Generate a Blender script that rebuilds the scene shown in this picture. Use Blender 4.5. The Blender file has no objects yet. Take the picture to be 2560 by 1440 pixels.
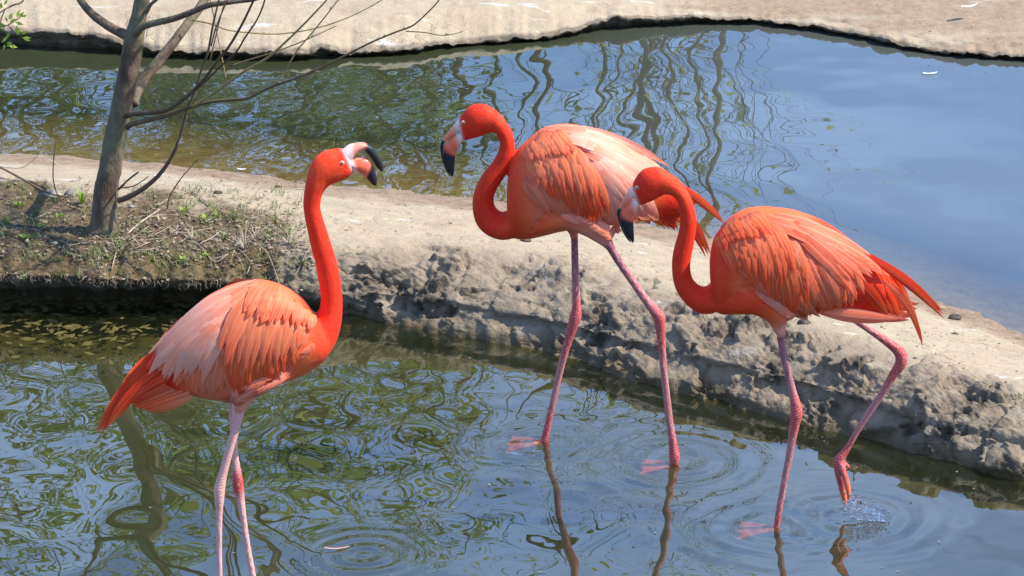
import bpy, math, random
import numpy as np
from mathutils import Vector, Matrix, kdtree
from mathutils.bvhtree import BVHTree

random.seed(7); rng = np.random.default_rng(7)
R = math.radians
scene = bpy.context.scene
COL = scene.collection

# ------------------------------------------------------------------ camera
H = 3.2                      # camera height above the water (m)
PITCH = R(19.0)              # looking down
F = 8350.0                   # focal length in photo pixels (2560 wide)
cam_d = bpy.data.cameras.new('camera'); cam = bpy.data.objects.new('camera', cam_d); COL.objects.link(cam)
cam.location = (0, 0, H); cam.rotation_euler = (math.pi/2 - PITCH, 0, 0)
cam_d.sensor_width = 36; cam_d.lens = 36*F/2560; cam_d.clip_end = 3000; cam_d.clip_start = 0.1
scene.camera = cam

# ------------------------------------------------------------------ sky + sun
SUN_EL, SUN_AZ = R(50), R(-8)        # azimuth: degrees behind the +X axis (towards +Y)
sd = Vector((math.cos(SUN_EL)*math.cos(SUN_AZ), math.cos(SUN_EL)*math.sin(SUN_AZ), math.sin(SUN_EL)))
world = bpy.data.worlds.new('World'); scene.world = world; world.use_nodes = True
wn = world.node_tree; wn.nodes.clear()
def W(t): return wn.nodes.new(t)
sky = W('ShaderNodeTexSky'); sky.sky_type = 'NISHITA'; sky.sun_disc = False
sky.sun_elevation = SUN_EL; sky.sun_rotation = math.atan2(sd.x, sd.y)
sky.air_density = 1.0; sky.dust_density = 0.5; sky.ozone_density = 4.0
bg = W('ShaderNodeBackground'); bg.inputs[1].default_value = 0.125
wo = W('ShaderNodeOutputWorld')
tc = W('ShaderNodeTexCoord'); mp = W('ShaderNodeMapping'); mp.inputs['Scale'].default_value = (1.0, 1.0, 2.6)
ns = W('ShaderNodeTexNoise'); ns.inputs['Scale'].default_value = 3.4; ns.inputs['Detail'].default_value = 7; ns.inputs['Roughness'].default_value = 0.55
ns.inputs['Distortion'].default_value = 0.5
cr = W('ShaderNodeValToRGB'); cr.color_ramp.elements[0].position = 0.42; cr.color_ramp.elements[0].color = (.05, .05, .05, 1)
cr.color_ramp.elements[1].position = 0.78; cr.color_ramp.elements[1].color = (.80, .80, .80, 1)
mx = W('ShaderNodeMix'); mx.data_type = 'RGBA'
mx.inputs['B'].default_value = (8.2, 9.2, 10.6, 1)
L = wn.links.new
L(tc.outputs['Generated'], mp.inputs['Vector']); L(mp.outputs['Vector'], ns.inputs['Vector'])
L(ns.outputs['Fac'], cr.inputs['Fac']); L(cr.outputs['Color'], mx.inputs['Factor']); L(sky.outputs['Color'], mx.inputs['A'])
tn = W('ShaderNodeMix'); tn.data_type = 'RGBA'; tn.blend_type = 'MULTIPLY'; tn.inputs['Factor'].default_value = 1.0; tn.inputs['B'].default_value = (.76, .98, 1.30, 1)
L(mx.outputs['Result'], tn.inputs['A']); L(tn.outputs['Result'], bg.inputs['Color']); L(bg.outputs[0], wo.inputs[0])
sun_d = bpy.data.lights.new('sun', 'SUN'); sun = bpy.data.objects.new('sun', sun_d); COL.objects.link(sun)
sun_d.energy = 5.0; sun_d.angle = R(0.5); sun_d.color = (1.0, 0.94, 0.85)
sun.rotation_euler = sd.to_track_quat('Z', 'Y').to_euler()
scene.view_settings.view_transform = 'Standard'; scene.view_settings.look = 'None'
scene.view_settings.gamma = 1.0; scene.view_settings.exposure = 0.66
scene.cycles.max_bounces = 10; scene.cycles.transparent_max_bounces = 16; scene.cycles.caustics_reflective = False
scene.cycles.caustics_refractive = False; scene.cycles.use_denoising = True

# ------------------------------------------------------------------ photo -> place helpers
cp, sp = math.cos(PITCH), math.sin(PITCH)
def ray(px, py):
    a, b = (np.asarray(px, float) - 1280)/F, (720 - np.asarray(py, float))/F
    return a, cp + b*sp, -sp + b*cp            # x, y, z for unit depth along the axis
def ground(px, py, z=0.0):
    dx, dy, dz = ray(px, py); t = (z - H)/dz
    return dx*t, dy*t
def at_depth(px, py, Y):
    dx, dy, dz = ray(px, py); t = Y/dy
    return Vector((float(dx*t), float(Y), float(H + dz*t)))
def proj(x, y, z):
    d = y*cp - (z-H)*sp; u = y*sp + (z-H)*cp
    return 1280 + F*x/d, 720 - F*u/d

# ------------------------------------------------------------------ numpy noise
_perm = rng.permutation(256); _perm = np.concatenate([_perm, _perm, _perm])
_g = rng.normal(size=(256, 3)); _g /= np.linalg.norm(_g, axis=1)[:, None]
def perlin(x, y, z):
    x, y, z = np.broadcast_arrays(np.asarray(x, float), np.asarray(y, float), np.asarray(z, float))
    xi, yi, zi = np.floor(x).astype(int), np.floor(y).astype(int), np.floor(z).astype(int)
    xf, yf, zf = x-xi, y-yi, z-zi
    u, v, w = [t*t*t*(t*(t*6-15)+10) for t in (xf, yf, zf)]
    out = 0
    for i in (0, 1):
        for j in (0, 1):
            for k in (0, 1):
                h = _perm[_perm[_perm[(xi+i) & 255] + ((yi+j) & 255)] + ((zi+k) & 255)]
                g = _g[h]
                d = g[..., 0]*(xf-i) + g[..., 1]*(yf-j) + g[..., 2]*(zf-k)
                out = out + d*(u if i else 1-u)*(v if j else 1-v)*(w if k else 1-w)
    return out*1.5
def fbm(x, y, z, f=1.0, o=4, r=0.5):
    s, a = 0, 1.0
    for i in range(o):
        s = s + a*perlin(x*f + 17.3*i, y*f + 5.1*i, z*f); f *= 2.03; a *= r
    return s
def sstep(a, b, x):
    t = np.clip((x-a)/(b-a), 0, 1); return t*t*(3-2*t)

# ------------------------------------------------------------------ mesh helpers
def mesh_from(name, V, Fc, mat=None, smooth=True):
    me = bpy.data.meshes.new(name); V = np.asarray(V, np.float32)
    Fc = np.asarray(Fc, np.int32)
    me.vertices.add(len(V)); me.vertices.foreach_set('co', V.ravel())
    k = Fc.shape[1]; me.loops.add(Fc.size); me.loops.foreach_set('vertex_index', Fc.ravel())
    me.polygons.add(len(Fc)); me.polygons.foreach_set('loop_start', np.arange(0, Fc.size, k, dtype=np.int32))
    me.update(calc_edges=True); me.validate()
    if smooth: me.polygons.foreach_set('use_smooth', np.ones(len(me.polygons), bool))
    if mat: me.materials.append(mat)
    return me
def obj(name, me, parent=None, **props):
    o = bpy.data.objects.new(name, me); COL.objects.link(o)
    if parent: o.parent = parent
    for k, v in props.items(): o[k] = v
    return o
def tag(o, label=None, cat=None, group=None, kind=None):
    if label: o['label'] = label
    if cat: o['category'] = cat
    if group: o['group'] = group
    if kind: o['kind'] = kind
    return o
def empty(name, loc, rz=0.0):
    o = obj(name, None); o.location = loc; o.rotation_euler = (0, 0, rz); o.empty_display_size = 0.05
    return o
def grid_faces(nr, nc, wrap=False):
    i = np.arange(nr-1)[:, None]*nc; j = np.arange(nc if wrap else nc-1)[None, :]
    j2 = (j+1) % nc
    return np.stack([i+j, i+j2, i+nc+j2, i+nc+j], -1).reshape(-1, 4)
def set_attr(me, name, arr, typ='FLOAT'):
    a = me.attributes.new(name, typ, 'POINT')
    key = {'FLOAT': 'value', 'FLOAT_VECTOR': 'vector', 'FLOAT_COLOR': 'color'}[typ]
    a.data.foreach_set(key, np.asarray(arr, np.float32).ravel())
def set_uv(me, uv):
    l = me.uv_layers.new(name='UVMap'); idx = np.empty(len(me.loops), np.int32); me.loops.foreach_get('vertex_index', idx)
    l.data.foreach_set('uv', np.asarray(uv, np.float32)[idx].ravel())
def catmull(P, n):
    """resample a polyline (k,d) smoothly to n points, uniform in knots"""
    P = np.asarray(P, float); k = len(P)
    Q = np.vstack([2*P[0]-P[1], P, 2*P[-1]-P[-2]])
    t = np.linspace(0, k-1, n); i = np.minimum(t.astype(int), k-2); f = (t-i)[:, None]
    a, b, c, d = Q[i], Q[i+1], Q[i+2], Q[i+3]
    return 0.5*(2*b + (c-a)*f + (2*a-5*b+4*c-d)*f**2 + (3*b-a-3*c+d)*f**3)
def tube(P, rad, n=8, seg=None, knob=0.0):
    """tapered tube along 3D points; returns verts, quads (with closed ends as degenerate rings)"""
    P = np.asarray(P, float); rad = np.asarray(rad, float)
    D = np.column_stack([P, rad]); m = seg or max(4, (len(P)-1)*4)
    D = catmull(D, m+1); C, r = D[:, :3], np.maximum(D[:, 3], 1e-4)
    T = np.gradient(C, axis=0); T /= np.linalg.norm(T, axis=1)[:, None] + 1e-9
    up = np.array([0.13, 0.91, 0.39]); A = np.cross(T, up); A /= np.linalg.norm(A, axis=1)[:, None] + 1e-9
    B = np.cross(T, A)
    th = np.linspace(0, 2*np.pi, n, endpoint=False)
    rr = r[:, None]*np.ones(n)
    if knob: rr = rr*(1 + knob*perlin(C[:, 0:1]*40 + np.cos(th)*1.5, C[:, 1:2]*40 + np.sin(th)*1.5, C[:, 2:3]*40))
    V = C[:, None, :] + rr[..., None]*(np.cos(th)[None, :, None]*A[:, None, :] + np.sin(th)[None, :, None]*B[:, None, :])
    V = V.reshape(-1, 3); Fq = grid_faces(m+1, n, True)
    nv = len(V); V = np.vstack([V, C[0], C[-1]])
    j = np.arange(n); j2 = (j+1) % n
    cap1 = np.stack([np.full(n, nv), j2, j, np.full(n, nv)], -1)
    cap2 = np.stack([np.full(n, nv+1), m*n+j, m*n+j2, np.full(n, nv+1)], -1)
    return V, Fq, np.vstack([cap1[:, :3], cap2[:, :3]])
class MB:
    def __init__(s): s.V, s.F, s.n = [], [], 0
    def add(s, V, Fq, Ft=None):
        s.V.append(V)
        s.F += [tuple(int(x)+s.n for x in f) for f in Fq]
        if Ft is not None: s.F += [tuple(int(x)+s.n for x in f) for f in Ft]
        s.n += len(V)
    def tube(s, P, r, **k): s.add(*tube(P, r, **k))
    def mesh(s, name, mat, smooth=True):
        me = bpy.data.meshes.new(name); me.from_pydata(np.vstack(s.V).tolist(), [], s.F)
        if smooth: me.polygons.foreach_set('use_smooth', np.ones(len(me.polygons), bool))
        me.materials.append(mat); me.update(); return me

# ------------------------------------------------------------------ material helpers
class NT:
    def __init__(s, name):
        s.m = bpy.data.materials.new(name); s.m.use_nodes = True; s.t = s.m.node_tree; s.t.nodes.clear()
        s.out = s.t.nodes.new('ShaderNodeOutputMaterial')
    def n(s, typ, **kw):
        nd = s.t.nodes.new('ShaderNode'+typ)
        for k, v in kw.items():
            if k.startswith('_'): setattr(nd, k[1:], v)
        return nd
    def link(s, a, b): s.t.links.new(a, b)
    def put(s, sock, v):
        if hasattr(v, 'is_output'): s.link(v, sock)
        elif isinstance(v, (tuple, list)) and len(v) == 3 and sock.type == 'RGBA': sock.default_value = (*v, 1)
        else: sock.default_value = v
    def attr(s, name, out='Fac'): a = s.n('Attribute'); a.attribute_name = name; return a.outputs[out]
    def geo(s, o='Position'): return s.n('NewGeometry').outputs[o]
    def mapv(s, v, scale): m = s.n('Mapping'); s.put(m.inputs['Vector'], v); m.inputs['Scale'].default_value = scale; return m.outputs[0]
    def noise(s, v, scale, detail=4, rough=.55, dist=0, out='Fac'):
        k = s.n('TexNoise'); s.put(k.inputs['Vector'], v); k.inputs['Scale'].default_value = scale
        k.inputs['Detail'].default_value = detail; k.inputs['Roughness'].default_value = rough; k.inputs['Distortion'].default_value = dist
        return k.outputs[out]
    def voro(s, v, scale, feat='F1', out='Distance'):
        k = s.n('TexVoronoi'); k.feature = feat; s.put(k.inputs['Vector'], v); k.inputs['Scale'].default_value = scale; return k.outputs[out]
    def ramp(s, f, stops):
        k = s.n('ValToRGB'); s.put(k.inputs[0], f); e = k.color_ramp.elements
        while len(e) < len(stops): e.new(0.5)
        for el, (p, c) in zip(e, stops): el.position = p; el.color = (*c, 1) if isinstance(c, (tuple, list)) else (c, c, c, 1)
        return k.outputs[0]
    def mix(s, f, a, b, mode='MIX'):
        k = s.n('Mix'); k.data_type = 'RGBA'; k.blend_type = mode
        s.put(k.inputs['Factor'], f); s.put(k.inputs['A'], a); s.put(k.inputs['B'], b); return k.outputs['Result']
    def math(s, op, a, b=0.0, clamp=False):
        k = s.n('Math'); k.operation = op; k.use_clamp = clamp; s.put(k.inputs[0], a); s.put(k.inputs[1], b); return k.outputs[0]
    def bump(s, h, strength=.3, dist=.01, normal=None):
        k = s.n('Bump'); s.put(k.inputs['Height'], h); k.inputs['Strength'].default_value = strength; k.inputs['Distance'].default_value = dist
        if normal is not None: s.put(k.inputs['Normal'], normal)
        return k.outputs[0]
    def bsdf(s, color, rough=.6, normal=None, spec=.5, **kw):
        b = s.n('BsdfPrincipled'); s.put(b.inputs['Base Color'], color); s.put(b.inputs['Roughness'], rough)
        b.inputs['Specular IOR Level'].default_value = spec
        if normal is not None: s.put(b.inputs['Normal'], normal)
        for k, v in kw.items(): s.put(b.inputs[k.replace('_', ' ')], v)
        return b.outputs[0]
    def done(s, sh): s.link(sh, s.out.inputs['Surface']); return s.m

def mat_rock():
    """concrete / dried clay of both banks; soil, wet and stain masks come as mesh attributes"""
    t = NT('bank_concrete'); P = t.geo()
    n1 = t.noise(P, 3.0, 6, .6); n2 = t.noise(P, 22, 6, .65); n3 = t.noise(P, 120, 4, .6)
    top = t.ramp(n1, [(.3, (.34, .265, .17)), (.55, (.41, .325, .215)), (.75, (.28, .20, .12))])
    top = t.mix(t.ramp(n2, [(.35, 0.0), (.7, .45)]), top, (.25, .195, .13))
    face = t.ramp(n2, [(.30, (.055, .044, .032)), (.5, (.165, .128, .090)), (.72, (.29, .232, .165))])  # weathered face, darkened further so the colour carries the wall's partial shade
    stain_shade = t.ramp(t.noise(P, 13, 6, .7, .5), [(.52, 0.0), (.62, .8)]); face = t.mix(stain_shade, face, (.045, .037, .026))  # dark blotches: dirt, plus painted stand-in for the shaded pits
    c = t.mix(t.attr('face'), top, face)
    # bird droppings: pale smeared spots
    gua = t.ramp(t.noise(t.mapv(P, (1.0, 2.2, 1.0)), 5.5, 5, .6, .6), [(.62, 0.0), (.70, .75)])
    gua = t.math('MULTIPLY', gua, t.math('SUBTRACT', 1.0, t.attr('face'), True))
    c = t.mix(gua, c, (.58, .56, .50))
    rust = t.ramp(t.noise(P, 2.2, 5, .6, .4), [(.66, 0.0), (.74, .55)])
    c = t.mix(rust, c, (.30, .16, .085))
    # hairline cracks
    cv = t.n('VectorMath'); cv.operation = 'ADD'; t.put(cv.inputs[0], P); t.put(cv.inputs[1], t.noise(P, 3.5, 4, .6, 0, 'Color'))
    crk = t.voro(cv.outputs[0], 1.7, 'DISTANCE_TO_EDGE')
    crk = t.ramp(crk, [(.0, 1.0), (.012, 0.0)]); crk = t.math('MULTIPLY', crk, t.ramp(t.noise(P, 1.9, 2, .5), [(.5, 0.0), (.58, 1.0)])); c = t.mix(t.math('MULTIPLY', crk, .28), c, (.12, .10, .075))
    # soil, moss
    s1 = t.noise(P, 34, 5, .7); s2 = t.noise(P, 7, 4, .6)
    soil = t.ramp(s1, [(.25, (.030, .020, .012)), (.5, (.115, .078, .043)), (.75, (.21, .155, .095))])
    moss = t.ramp(s1, [(.25, (.045, .034, .014)), (.6, (.14, .100, .040)), (.8, (.21, .15, .065))])
    soil = t.mix(t.ramp(s2, [(.42, 0.0), (.58, .85)]), soil, moss)
    c = t.mix(t.attr('soil'), c, soil)
    # algae + wet line near the water
    wet = t.attr('wet'); alg = t.ramp(t.noise(P, 11, 4, .6), [(.3, (.075, .060, .028)), (.6, (.115, .08, .04)), (.8, (.20, .125, .06))])
    c = t.mix(wet, c, alg)
    c = t.mix(t.attr('mud'), c, t.ramp(n2, [(.3, (.17, .105, .055)), (.7, (.32, .22, .14))]))
    hgt = t.math('ADD', t.math('MULTIPLY', n2, .6), t.math('MULTIPLY', n3, .35))
    hgt = t.math('SUBTRACT', hgt, t.math('MULTIPLY', crk, .2))
    nb = t.bump(hgt, .85, .014)
    rough = t.math('SUBTRACT', .9, t.math('MULTIPLY', wet, .45))
    return t.done(t.bsdf(c, rough, nb, .3))

def mat_water():
    t = NT('pond_water')
    fr = t.n('Fresnel'); bf = t.geo('Backfacing')      # light leaves the water as it entered: same reflectance from both sides
    t.put(fr.inputs['IOR'], t.math('ADD', t.math('MULTIPLY', bf, 1/2.3 - 2.3), 2.3))
    gl = t.n('BsdfGlossy'); gl.inputs['Roughness'].default_value = 0.0; t.put(gl.inputs['Color'], (.96, .98, 1))
    murk = t.n('BsdfDiffuse'); t.put(murk.inputs['Color'], t.mix(t.attr('milk'), t.mix(t.noise(t.geo(), 1.3, 4, .6), (.026, .032, .012), (.038, .044, .018)), (.115, .125, .115)))
    tr = t.n('BsdfTransparent'); t.put(tr.inputs['Color'], (.80, .80, .55))
    m1 = t.n('MixShader'); t.put(m1.inputs[0], t.attr('murk')); t.link(tr.outputs[0], m1.inputs[1]); t.link(murk.outputs[0], m1.inputs[2])
    m2 = t.n('MixShader'); t.link(fr.outputs[0], m2.inputs[0]); t.link(m1.outputs[0], m2.inputs[1]); t.link(gl.outputs[0], m2.inputs[2])
    return t.done(m2.outputs[0])
def mat_bed():
    t = NT('pond_mud'); P = t.geo(); n1 = t.noise(P, 9, 5, .6)
    c = t.ramp(n1, [(.3, (.045, .040, .017)), (.6, (.100, .082, .037)), (.8, (.14, .112, .055))])
    return t.done(t.bsdf(c, .9, t.bump(n1, .5, .02)))
def mat_ground():
    t = NT('dry_ground'); P = t.geo(); n1 = t.noise(P, .6, 6, .6); n2 = t.noise(P, 9, 4, .6)
    c = t.ramp(n1, [(.35, (.36, .30, .22)), (.55, (.30, .26, .17)), (.7, (.14, .16, .06))])
    return t.done(t.bsdf(t.mix(.3, c, t.ramp(n2, [(.3, (.2, .17, .12)), (.7, (.5, .44, .35))])), .95))
def mat_bark(name, dark, light, green):
    t = NT(name); P = t.n('TexCoord').outputs['Object']
    n1 = t.noise(t.mapv(P, (1, 1, .35)), 30, 5, .65); n2 = t.noise(P, 8, 3, .5)
    c = t.ramp(n1, [(.3, dark), (.7, light)]); c = t.mix(t.ramp(n2, [(.4, 0.0), (.65, .7)]), c, green)
    lent = t.ramp(t.voro(t.mapv(P, (1, 1, 2.2)), 55), [(.08, 1.0), (.16, 0.0)])
    c = t.mix(t.math('MULTIPLY', lent, .55), c, (.30, .24, .17))
    return t.done(t.bsdf(c, .8, t.bump(t.math('ADD', n1, lent), .9, .012), .3))
def mat_plain(name, a, b, scale=20, rough=.7, trans=0.0, spec=.3, coord='Object'):
    t = NT(name); P = t.geo() if coord == 'geo' else t.n('TexCoord').outputs['Object']
    oi = t.n('ObjectInfo').outputs['Random']
    f = t.math('ADD', t.math('MULTIPLY', t.noise(P, scale, 4, .6), .75), t.math('MULTIPLY', oi, .3))
    c = t.ramp(f, [(.3, a), (.75, b)])
    sh = t.bsdf(c, rough, t.bump(t.noise(P, scale*4, 3, .6), .15, .003), spec)
    if trans:
        tl = t.n('BsdfTranslucent'); t.put(tl.inputs[0], c); m = t.n('MixShader'); m.inputs[0].default_value = trans
        t.link(sh, m.inputs[1]); t.link(tl.outputs[0], m.inputs[2]); sh = m.outputs[0]
    return t.done(sh)

M_rock, M_water, M_bed, M_ground = mat_rock(), mat_water(), mat_bed(), mat_ground()
M_bark = mat_bark('willow_bark', (.050, .026, .015), (.17, .115, .070), (.20, .185, .105))
M_twig = mat_plain('twig_bark', (.06, .035, .02), (.17, .11, .06), 40)
M_twig_y = mat_plain('yellow_twig', (.22, .15, .05), (.40, .29, .10), 40)
M_dry = mat_plain('dry_stalk', (.22, .16, .10), (.50, .41, .29), 30)
M_leaf = mat_plain('spring_leaf', (.16, .27, .02), (.36, .47, .07), 60, .5, .4)
M_leaf_far = mat_plain('far_leaf', (.17, .24, .045), (.33, .40, .11), 3, .6, .45)
M_litter = mat_plain('leaf_litter', (.10, .065, .04), (.42, .34, .25), 25, .8, 0, .2, 'geo')
M_grass = mat_plain('grass_blade', (.06, .11, .02), (.21, .25, .07), 14, .6, .2, .3, 'geo')
M_moss = mat_plain('moss_fuzz', (.06, .043, .017), (.19, .14, .055), 9, .9, .15, .2, 'geo')
M_stone = mat_plain('small_stone', (.16, .13, .10), (.42, .38, .31), 30, .85)
M_bark_far = mat_bark('far_bark', (.035, .03, .02), (.10, .085, .055), (.07, .075, .035))

# ================================================================== THE BANKS
# ---- causeway between the two ponds: profile table per photo column
CT = np.array([
 # px    N     lipY lipZ  crY  crZ   midY midZ  F
 (-700, 770,  712, .115, 570, .165, 450, .155, 388),
 (0,    752,  684, .120, 575, .165, 442, .155, 386),
 (300,  750,  694, .118, 580, .165, 456, .165, 398),
 (600,  750,  704, .110, 600, .17,  483, .165, 432),
 (760,  766,  718, .095, 612, .185, 512, .155, 455),
 (870,  788,  722, .085, 608, .205, 532, .145, 463),
 (1100, 830,  742, .105, 602, .215, 548, .130, 485),
 (1400, 890,  800, .105, 640, .215, 585, .120, 522),
 (1600, 958,  850, .115, 690, .215, 620, .115, 554),
 (2000, 1060, 948, .120, 800, .215, 718, .115, 650),
 (2300, 1135, 1030, .120, 885, .21, 805, .110, 738),
 (2560, 1200, 1092, .120, 965, .205, 892, .105, 830),
 (3300, 1390, 1290, .120, 1170, .20, 1105, .105, 1050)])
rk = sstep(760, 1000, CT[:, 0]); CT[:, 3] *= 1 - .20*rk; CT[:, 5] *= 1 - .24*rk; CT[:, 7] *= 1 - .20*rk
pxs = np.arange(-700, 3301, 5.0); nc = len(pxs)
tab = [np.interp(pxs, CT[:, 0], CT[:, i]) for i in range(9)]
kern = np.hanning(61); kern /= kern.sum()
tab = [tab[0]] + [np.convolve(np.pad(c, 30, 'edge'), kern, 'valid') for c in tab[1:]]
wig = perlin(pxs/70, 0.3, 0.7); wig2 = perlin(pxs/23, 4.3, 0.7)
soilw = 1 - sstep(690, 840, pxs)
Nx, Ny = ground(pxs, tab[1] + 5*wig + 3*wig2, 0)
Lx, Ly = ground(pxs, tab[2] + (6*wig + 3*wig2)*soilw, tab[3]); Lz = tab[3] + .008*wig2*soilw
Cx, Cy = ground(pxs, tab[4], tab[5]); Mx_, My = ground(pxs, tab[6], tab[7]); Fx, Fy = ground(pxs, tab[8] + 6*wig, 0)
def P3(x, y, z): return np.stack([x, y, np.broadcast_to(z, x.shape)], -1)
Ux = Nx; Uy = (Ny + .10)*soilw + (Ny*.65 + Ly*.35)*(1-soilw)
prof = [P3(Nx, Ny + .16*soilw - .10*(1-soilw), -.30), P3(Nx, Ny + .13*soilw - .035*(1-soilw), -.07), P3(Nx, Ny + .11*soilw, .0),
        P3(Ux, Uy, (.35+.2*soilw)*Lz), P3(Lx, Ly + .055*soilw, (.72+.1*soilw)*Lz), P3(Lx, Ly, Lz),
        P3((Lx+Cx)/2, (Ly*.6+Cy*.4), Lz*.45 + tab[5]*.55 + .012),
        P3(Cx, Cy, tab[5]), P3(Mx_, My, tab[7]), P3((Mx_+Fx)/2, (My+Fy)/2, tab[7]*.42), P3(Fx, Fy, .0),
        P3(Fx, Fy + .30, -.022), P3(Fx, Fy + .7, -.06), P3(Fx, Fy + 1.3, -.30)]
prof = np.stack(prof, 0)                           # (k, nc, 3)
segs = [8, 8, 12, 12, 10, 34, 42, 60, 34, 34, 16, 12, 8]
K = len(prof); Q = np.concatenate([2*prof[:1]-prof[1:2], prof, 2*prof[-1:]-prof[-2:-1]], 0)
rows, knot = [], []
for i, n in enumerate(segs):
    for f in np.linspace(0, 1, n, endpoint=(i == K-2)):
        a, b, c, d = Q[i], Q[i+1], Q[i+2], Q[i+3]
        cat = 0.5*(2*b + (c-a)*f + (2*a-5*b+4*c-d)*f**2 + (3*b-a-3*c+d)*f**3); lin = b*(1-f) + c*f
        rows.append(.6*cat + .4*lin); knot.append(i+f)
S = np.stack(rows, 0); knot = np.array(knot)[:, None]*np.ones(nc)[None, :]
Tu, Tv = np.gradient(S, axis=0), np.gradient(S, axis=1)
Nn = np.cross(Tv, Tu); Nn /= np.linalg.norm(Nn, axis=2)[..., None] + 1e-9
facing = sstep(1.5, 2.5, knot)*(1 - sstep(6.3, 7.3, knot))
sw = soilw[None, :]*np.ones_like(knot)
# ragged border of the soil patch
sn = fbm(S[..., 0], S[..., 1], S[..., 2], 4.0, 4)
px_grid = pxs[None, :]*np.ones_like(knot)
soil = (1 - sstep(700, 790, px_grid + 90*sn))*sstep(2.3, 2.6, knot)*(1 - sstep(7.45, 7.75, knot + .35*sn - .3*(px_grid < 120)))
soil = np.clip(soil, 0, 1)
soil *= 1 - sstep(.0, .05, (.0 - .25 + sn))*(px_grid < 160)*(knot > 4)*(knot < 5.6)*.9
x, y, z = S[..., 0], S[..., 1], S[..., 2]
big = fbm(x, y, z, 5, 3); med = fbm(x + 3, y, z, 17, 4, .55); fin = fbm(x, y + 2, z, 60, 3, .55)
rg = 1 - 2*np.abs(perlin(x*13 + .8*big, y*13, z*16)); rg2 = 1 - 2*np.abs(perlin(x*31, y*31 + .7*med, z*31))
pit = sstep(.22, .5, perlin(x*19 + 7, y*19, z*22)) + .7*sstep(.2, .45, perlin(x*42 + 1, y*42, z*42))
rough_m = facing*(1-sw)*(0.15 + .85*sstep(-.25, .35, fbm(x + 9, y, z, 3.0, 2) + .45*(1 - sstep(3.5, 6.5, knot))))
# slab-like chips: flat tilted facets
def facets(cell, seed, tilt, off):
    g = np.random.default_rng(seed); lo, hi = S.reshape(-1, 3).min(0), S.reshape(-1, 3).max(0); sel = (knot > 1.5) & (knot < 8.2)
    q = np.stack([x + .25*cell*med, y + .25*cell*big, z*1.6 + .25*cell*med], -1)[sel]
    base = q[g.integers(0, len(q), int(9.0/cell**1.55))] + g.normal(0, cell*.1, (int(9.0/cell**1.55), 3)); kd = kdtree.KDTree(len(base)); [kd.insert(p, i) for i, p in enumerate(base)]; kd.balance()
    ii = np.array([kd.find(p)[1] for p in q]); T = g.normal(0, tilt, base.shape); O = g.normal(0, off, len(base)); out = np.zeros(knot.shape)
    out[sel] = O[ii] + np.sum(T[ii]*(q - base[ii]), 1); return out
fa1, fa2 = facets(.13, 1, .10, .006), facets(.045, 2, .16, .0028)
# broken ledges: stepped relief on the face
step = np.floor((z*1.0 + .05*big + .03*med)*26)/26 - z
cr_line = np.clip(1 - np.abs(perlin(x*3.1 + .35*med, y*3.1, z*4 + 5))*34, 0, 1)
patch = sstep(.10, .36, fbm(x + 4, y, z*1.3, 6.5, 3) + .10*(1 - sstep(2.5, 5.5, knot)))       # broken areas between smooth skin
disp = facing*(1-sw)*(.010*big + .003*med + .0015*fin + fa1 + fa2*(.4+.6*patch) + .25*np.clip(step, -.02, .02)*patch) + rough_m*patch*(.006*med + .004*rg - .012*pit + .005*rg2 + .005*fin)
disp += (1-facing)*(1-sw)*(.004*big + .0022*med + .0008*fin) - .008*cr_line*(1-soil)*(1-.4*facing)*sstep(2, 3, knot)
disp += soil*(.007*med + .004*fin + .003*rg2)
disp += sw*facing*(.02*med + .014*rg2)*(1-soil)
# ragged hanging edge of the soil lip
lip = np.exp(-((knot-4.6)/.6)**2)*sw
S = S + Nn*disp[..., None]
S[..., 2] -= lip*.012*np.maximum(0, fbm(x, y*.3, z*.3, 30, 3)+.1)
S[..., 1] -= lip*.006*fbm(x, y, z, 14, 4, .7)
wz = S[..., 2] + .010*big + .006*med
wet = (1 - sstep(.006, .045, wz))*(1 - .35*soil)
wet = np.where(knot > 8.5, (1 - sstep(.004, .034, wz))*.55*(1 - .6*sstep(.0, .02, -wz)), wet)
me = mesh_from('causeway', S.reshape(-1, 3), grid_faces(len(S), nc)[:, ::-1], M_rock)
facecol = np.clip(rough_m*patch*.5 + facing*(1-sw)*.62 + facing*sw*(1-soil), 0, 1)*(1-soil)  # undercut's back wall takes the dark colour fully, painting in recess shade
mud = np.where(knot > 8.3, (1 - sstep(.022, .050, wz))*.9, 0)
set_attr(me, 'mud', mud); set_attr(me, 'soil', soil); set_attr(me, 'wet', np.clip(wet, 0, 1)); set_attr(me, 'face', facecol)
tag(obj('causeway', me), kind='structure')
soil_S = S[soil > .35]; soil_N = Nn[soil > .35]; soil_k = knot[soil > .35]
# quick height lookup on the causeway top
ck = kdtree.KDTree(S[::3, ::4].reshape(-1, 3).shape[0]); flat = S[::3, ::4].reshape(-1, 3); kflat = knot[::3, ::4].ravel()
for i, p in enumerate(flat):
    if kflat[i] > 4.6: ck.insert((p[0], p[1], 0), i)
ck.balance()
def top_z(x, y):
    r = ck.find_n((x, y, 0), 4); w = [1/(d+1e-3) for _, _, d in r]
    return sum(flat[i][2]*a for (_, i, _), a in zip(r, w))/sum(w)
def on_bank(px, py):
    """point of the causeway top seen at a photo pixel"""
    z = .15
    for _ in range(8): x, y = ground(px, py, z); z = top_z(float(x), float(y))
    return Vector((float(x), float(y), z))

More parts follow.
